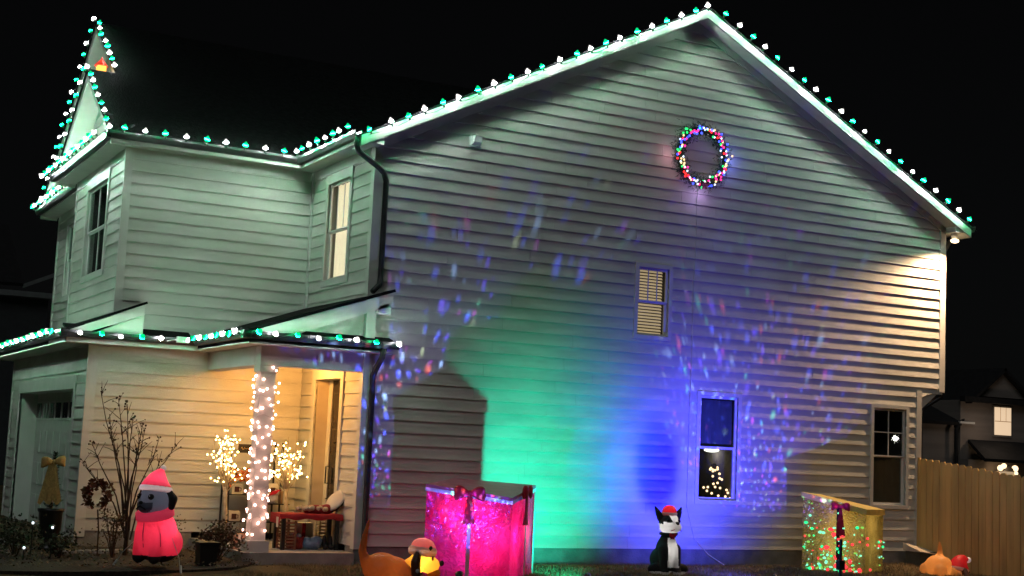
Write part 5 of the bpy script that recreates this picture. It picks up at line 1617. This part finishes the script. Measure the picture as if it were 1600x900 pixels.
for lb, x, y, z in (('low solar path light beside the dull green shrub', -4.33, 0.0, 0.50), ('low solar path light at the bottom left corner', -4.43, -0.1, 0.20), ('low solar path light in front of the urn', -4.07, 0.1, 0.44)):
    t = thing('path_light', lb, 'garden light', (x, y, 0), 'solar path lights in the bed')
    MB().tube([(x, y, -0.02), (x, y, z - 0.03)], 0.008, 5).build('stake', BLACK, t)
    MB().lathe([(0.012, -0.02), (0.015, 0.0), (0.009, 0.010)], (x, y, z), 8).build('lens', emission('cool_path', (0.85, 0.95, 1.0), 2.5, False), t)
    MB().lathe([(0.045, 0.012), (0.04, 0.02), (0.008, 0.03)], (x, y, z), 10).build('cap', BLACK, t)
eg = thing('bed_edging', 'row of pale scalloped edging blocks in the dark bed', 'edging', (-3.3, 0.95, 0))
for i in range(12):
    x = -3.82 + i * 0.098
    y = 0.88 + i * 0.024
    MB().lathe([(0.046, 0.0), (0.046, 0.045), (0.035, 0.06)], (x, y, 0.03), 10).build('edging_block', CONCRETE, eg)
g = MB()
rd = random.Random(21)
for i in range(2600):
    x, y = rd.uniform(-6.2, -1.5), rd.uniform(-1.3, 2.2)
    c = Vector((x, y, 0.05 + 0.03 * rd.random()))
    a = rd.random() * 6.28
    d = Vector((math.cos(a), math.sin(a), rd.uniform(0, 0.8))) * rd.uniform(0.02, 0.05)
    e = Vector((-math.sin(a), math.cos(a), rd.gauss(0, 0.3))) * 0.013
    g.add([c, c + d * 0.5 + e, c + d, c + d * 0.5 - e], [(0, 1, 2, 3)])
lf = g.build('ground_cover', LEAFT)
lf['kind'] = 'stuff'; lf['label'] = 'fallen leaves and low plants covering the dark bed'; lf['category'] = 'ground cover'

# dormant grass
g = MB()
rd = random.Random(31)
for i in range(42000):
    x, y = rd.uniform(-2.2, 11.5), -0.05 - 3.0 * rd.random()
    if x < -1.2 and y > -1.2 - 0.6 * (x + 2.2): 
        continue
    z = gz(x, y)
    h = rd.uniform(0.02, 0.055)
    a = rd.random() * 6.28
    w = Vector((math.cos(a), math.sin(a), 0)) * 0.004
    t = Vector((rd.gauss(0, 0.018), rd.gauss(0, 0.018), h))
    p = Vector((x, y, z))
    g.add([p - w, p + w, p + t], [(0, 1, 2)])
gr = g.build('grass', mat('dry_grass', (0.15, 0.10, 0.045), 0.9, col2=(0.34, 0.24, 0.12), nscale=3))
gr['kind'] = 'stuff'; gr['label'] = 'short dormant brown lawn grass along the house'; gr['category'] = 'grass'

# ------------------------------------------------------------------ fence and utility box
FENCE = mat('cedar_picket', (0.62, 0.37, 0.13), 0.8, noise=0.3, nscale=3, stretch=(1, 1, 0.15), bump=0.35, bscale=25, bstretch=(4, 4, 0.3))
fc = thing('picket_fence', 'wooden dog ear picket fence running forward from the house corner', 'fence', (10.48, -1.5, 0))
for i in range(34):
    y = -0.03 - i * 0.148
    top = 1.86 - 0.105 * (i * 0.148) + random.gauss(0, 0.006)
    w = 0.069
    jx = random.gauss(0, 0.003)
    c = 0.03
    poly = [(10.46 + jx, y + w, -0.05), (10.46 + jx, y - w, -0.05), (10.46 + jx, y - w, top - c), (10.46 + jx, y - w + c, top), (10.46 + jx, y + w - c, top), (10.46 + jx, y + w, top - c)]
    MB().prism(poly, (0.018, 0, 0)).build('picket', FENCE, fc)
for zf in (0.3, 1.0, 1.55):
    MB().hexa([(10.482, -5.1, zf - 0.5 - 0.04), (10.52, -5.1, zf - 0.54), (10.52, 0, zf - 0.04), (10.482, 0, zf - 0.04)], [(10.482, -5.1, zf - 0.45), (10.52, -5.1, zf - 0.45), (10.52, 0, zf + 0.05), (10.482, 0, zf + 0.05)]).build('rail', FENCE, fc)
ut = thing('utility_box', 'low dark utility box with pale lid at the fence foot', 'utility box', (10.15, -0.5, 0))
MB().box(9.97, 10.40, -0.62, -0.28, -0.03, 0.27).build('cabinet', mat('utility_grey', (0.07, 0.07, 0.05), 0.6, noise=0.15), ut)
MB().hexa([(9.94, -0.65, 0.271), (10.43, -0.65, 0.22), (10.43, -0.25, 0.22), (9.94, -0.25, 0.271)], [(9.94, -0.65, 0.285), (10.43, -0.65, 0.235), (10.43, -0.25, 0.31), (9.94, -0.25, 0.40)]).build('lid', mat('utility_lid', (0.6, 0.5, 0.38), 0.6, noise=0.08), ut)

# inside window: ceiling lamp and little lit tree
il = thing('ceiling_lamp', 'oval lit ceiling lamp seen through the lower window', 'lamp', (6.68, 1.0, 1.95))
MB().ball((6.68, 0.85, 1.82), 0.13, 12, 8, (1, 1, 0.28)).build('shade', emission('lamp_shade_glow', (1.0, 0.9, 0.78), 3.0, False), il, smooth=True)
MB().tube([(6.68, 0.85, 1.85), (6.68, 0.85, 2.6)], 0.006, 5).build('rod', BLACK, il)
lamp('ceiling_light', 'POINT', (6.68, 0.85, 1.74), 1.4, (1.0, 0.8, 0.6), il, 0.06)
it = thing('indoor_tree', 'small indoor tree with warm bulbs behind the lower window', 'tree', (6.55, 0.6, 0.78))
g = MB()
rd = random.Random(77)
for i in range(500):
    t = rd.random()
    r = 0.26 * (1 - t) + 0.02
    a = rd.random() * 6.55
    c = Vector((6.55 + r * math.cos(a), 0.6 + r * math.sin(a) * 0.7, 0.85 + 0.75 * t))
    d = Vector((math.cos(a), math.sin(a), -0.3)) * 0.06
    e = Vector((-math.sin(a), math.cos(a), 0)) * 0.012
    g.add([c - e, c + e, c + d], [(0, 1, 2)])
g.build('crown', NEED, it, kind='stuff')
MB().tube([(6.55, 0.6, 0.78), (6.55, 0.6, 1.6)], [0.03, 0.008], 6).build('trunk', TWIG, it)
ME_I = MB().ball((0, 0, 0), 0.02, 8, 5).mesh('tree_bulb', emission('tree_bulb', (1.0, 0.62, 0.32), 3.5, False), True)
for i in range(34):
    t = rd.random() ** 1.3
    r = 0.30 * (1 - t) + 0.05
    a = rd.uniform(3.3, 6.2)
    link('bulb', ME_I, it, loc=(6.55 + r * math.cos(a), 0.6 + r * math.sin(a) * 0.8, 0.95 + 0.62 * t))

# ------------------------------------------------------------------ neighbours
NW = mat('neighbour_siding', (0.20, 0.17, 0.15), 0.8, noise=0.12, nscale=0.8, stretch=(0.3, 0.3, 6))
NR = mat('neighbour_shingle', (0.010, 0.010, 0.011), 0.9, noise=0.4)
nh = thing('neighbour_house', 'dim gabled neighbour house with one lit window beyond the fence', 'house', (34, 22, 0))
Y = 20.0
MB().box(32.0, 37.6, Y, Y + 8, 0, 4.30).build('wall', NW, nh)
MB().prism([(32.5, Y - 0.05, 4.50), (35.6, Y - 0.05, 4.50), (34.02, Y - 0.05, 5.52)], (0, 8, 0)).build('gable', NW, nh)
slab('roof', [(32.2, Y - 0.3, 4.28), (34.02, Y - 0.3, 5.62), (34.02, Y + 9, 5.62), (32.2, Y + 9, 4.28)], 0.12, NR, nh)
slab('roof', [(35.9, Y - 0.3, 4.28), (34.02, Y - 0.3, 5.62), (34.02, Y + 9, 5.62), (35.9, Y + 9, 4.28)], 0.12, NR, nh)
MB().box(31.9, 37.7, Y - 0.32, Y - 0.06, 4.24, 4.44).build('eave', NR, nh)
wn_ = MB().box(33.62, 34.62, Y - 0.06, Y - 0.01, 3.0, 4.18).build('window', mat('neighbour_trim', (0.2, 0.18, 0.16), 0.6, noise=0.1), nh)
MB().box(33.69, 34.55, Y - 0.08, Y - 0.062, 3.08, 4.12).build('pane', mat('neighbour_lit', (0.6, 0.5, 0.4), 0.6, noise=0.08, nscale=3, emit=(1.0, 0.72, 0.46), estr=0.75), wn_)
MB().box(33.69, 34.55, Y - 0.09, Y - 0.082, 3.58, 3.61).build('meeting_rail', mat('rail_brown', (0.3, 0.2, 0.12), 0.6, noise=0.1, emit=(1, 0.6, 0.3), estr=0.25), wn_)
for x in (33.97, 34.26):
    MB().box(x, x + 0.02, Y - 0.091, Y - 0.083, 3.61, 4.12).build('muntin', mat('rail_brown', (0.3, 0.2, 0.12)), wn_)
slab('roof', [(31.6, Y - 1.6, 2.15), (38.5, Y - 1.6, 2.15), (38.5, Y - 0.02, 2.85), (32.4, Y - 0.02, 2.85)], 0.12, NR, nh)
MB().box(31.9, 38, Y - 0.5, Y - 0.1, 0, 2.1).build('porch_wall', NW, nh)
MB().box(29.8, 31.9, Y + 0.2, Y + 6, 0, 3.42).build('side_wing', NW, nh)
slab('roof', [(29.6, Y - 0.1, 3.45), (32.0, Y - 0.1, 3.45), (32.0, Y + 3.0, 4.7), (29.9, Y + 3.0, 4.7)], 0.12, NR, nh)
MB().tube([(32.3, Y + 0.1, 3.65), (31.9, Y - 0.05, 3.4), (31.75, Y - 0.05, 3.2), (31.75, Y - 0.05, 0)], 0.07, 7).build('downspout', NR, nh)
MB().box(31.85, 32.6, Y - 0.14, Y - 0.05, 3.42, 3.5).build('eave_trim', TRIM, nh)
lamp('neighbour_porch_light', 'POINT', (32.7, Y - 1.2, 3.2), 14, (1.0, 0.75, 0.55), nh, 0.1)
lamp('neighbour_porch_light', 'POINT', (33.2, Y - 1.2, 1.75), 14, (1.0, 0.65, 0.35), nh, 0.1)
dc = thing('porch_decoration', 'cluster of warm lit decorations on the neighbour porch', 'decoration', (33.3, Y - 1.0, 1.2))
ND = emission('neighbour_glow', (1.0, 0.7, 0.4), 2.2, False)
for dx, dz, r in ((-0.45, 0.0, 0.10), (-0.30, 0.22, 0.11), (-0.12, 0.30, 0.10), (0.45, 0.22, 0.12), (0.5, 0.05, 0.08)):
    MB().ball((33.3 + dx, Y - 1.0, 1.62 + dz), r, 8, 6).build('lit_globe', ND, dc, smooth=True)
MB().box(33.15, 33.75, Y - 1.0, Y - 0.85, 1.3, 1.72).build('lit_panel', emission('neighbour_panel', (1.0, 0.7, 0.4), 0.45, False), dc)
MB().prism([(33.1, Y - 1.02, 1.72), (33.8, Y - 1.02, 1.72), (33.45, Y - 1.02, 1.95)], (0, 0.15, 0)).build('dark_roof', NR, dc)
lh = thing('neighbour_house', 'barely visible dark house with a faint eave line at the far left', 'house', (-6, 27, 0))
MB().box(-12, -0.1, 25.2, 33, 0, 5.55).build('wall', mat('far_dark_wall', (0.03, 0.032, 0.035), 0.9, noise=0.1), lh)
MB().box(-12.2, 0.1, 24.9, 25.2, 5.56, 5.72).build('eave', mat('far_trim', (0.12, 0.13, 0.13), 0.8, noise=0.1), lh)
slab('roof', [(-12.2, 24.9, 5.75), (-0.9, 24.9, 5.95), (-0.9, 29, 8.2), (-12.2, 29, 8.2)], 0.1, NR, lh)
MB().prism([(-0.9, 24.95, 5.93), (0.3, 24.95, 6.5), (0.3, 24.95, 6.38), (-0.9, 24.95, 5.81)], (0, 0.1, 0)).build('rake_fascia', mat('far_trim', (0.12, 0.13, 0.13)), lh)

# street lamp across the road (behind the viewer, mirrored in the far ground floor window)
sl = thing('street_lamp', 'street lamp across the road, mirrored as a white dot in the window', 'street lamp', (40.84, -32.74, 0))
MB().tube([(40.84, -32.74, -0.2), (40.84, -32.74, 2.93)], [0.08, 0.05], 8).build('pole', BLACK, sl)
MB().ball((40.84, -32.74, 3.08), 0.11, 12, 8).build('globe', emission('street_globe', (1.0, 0.95, 0.85), 60.0, False), sl, smooth=True)
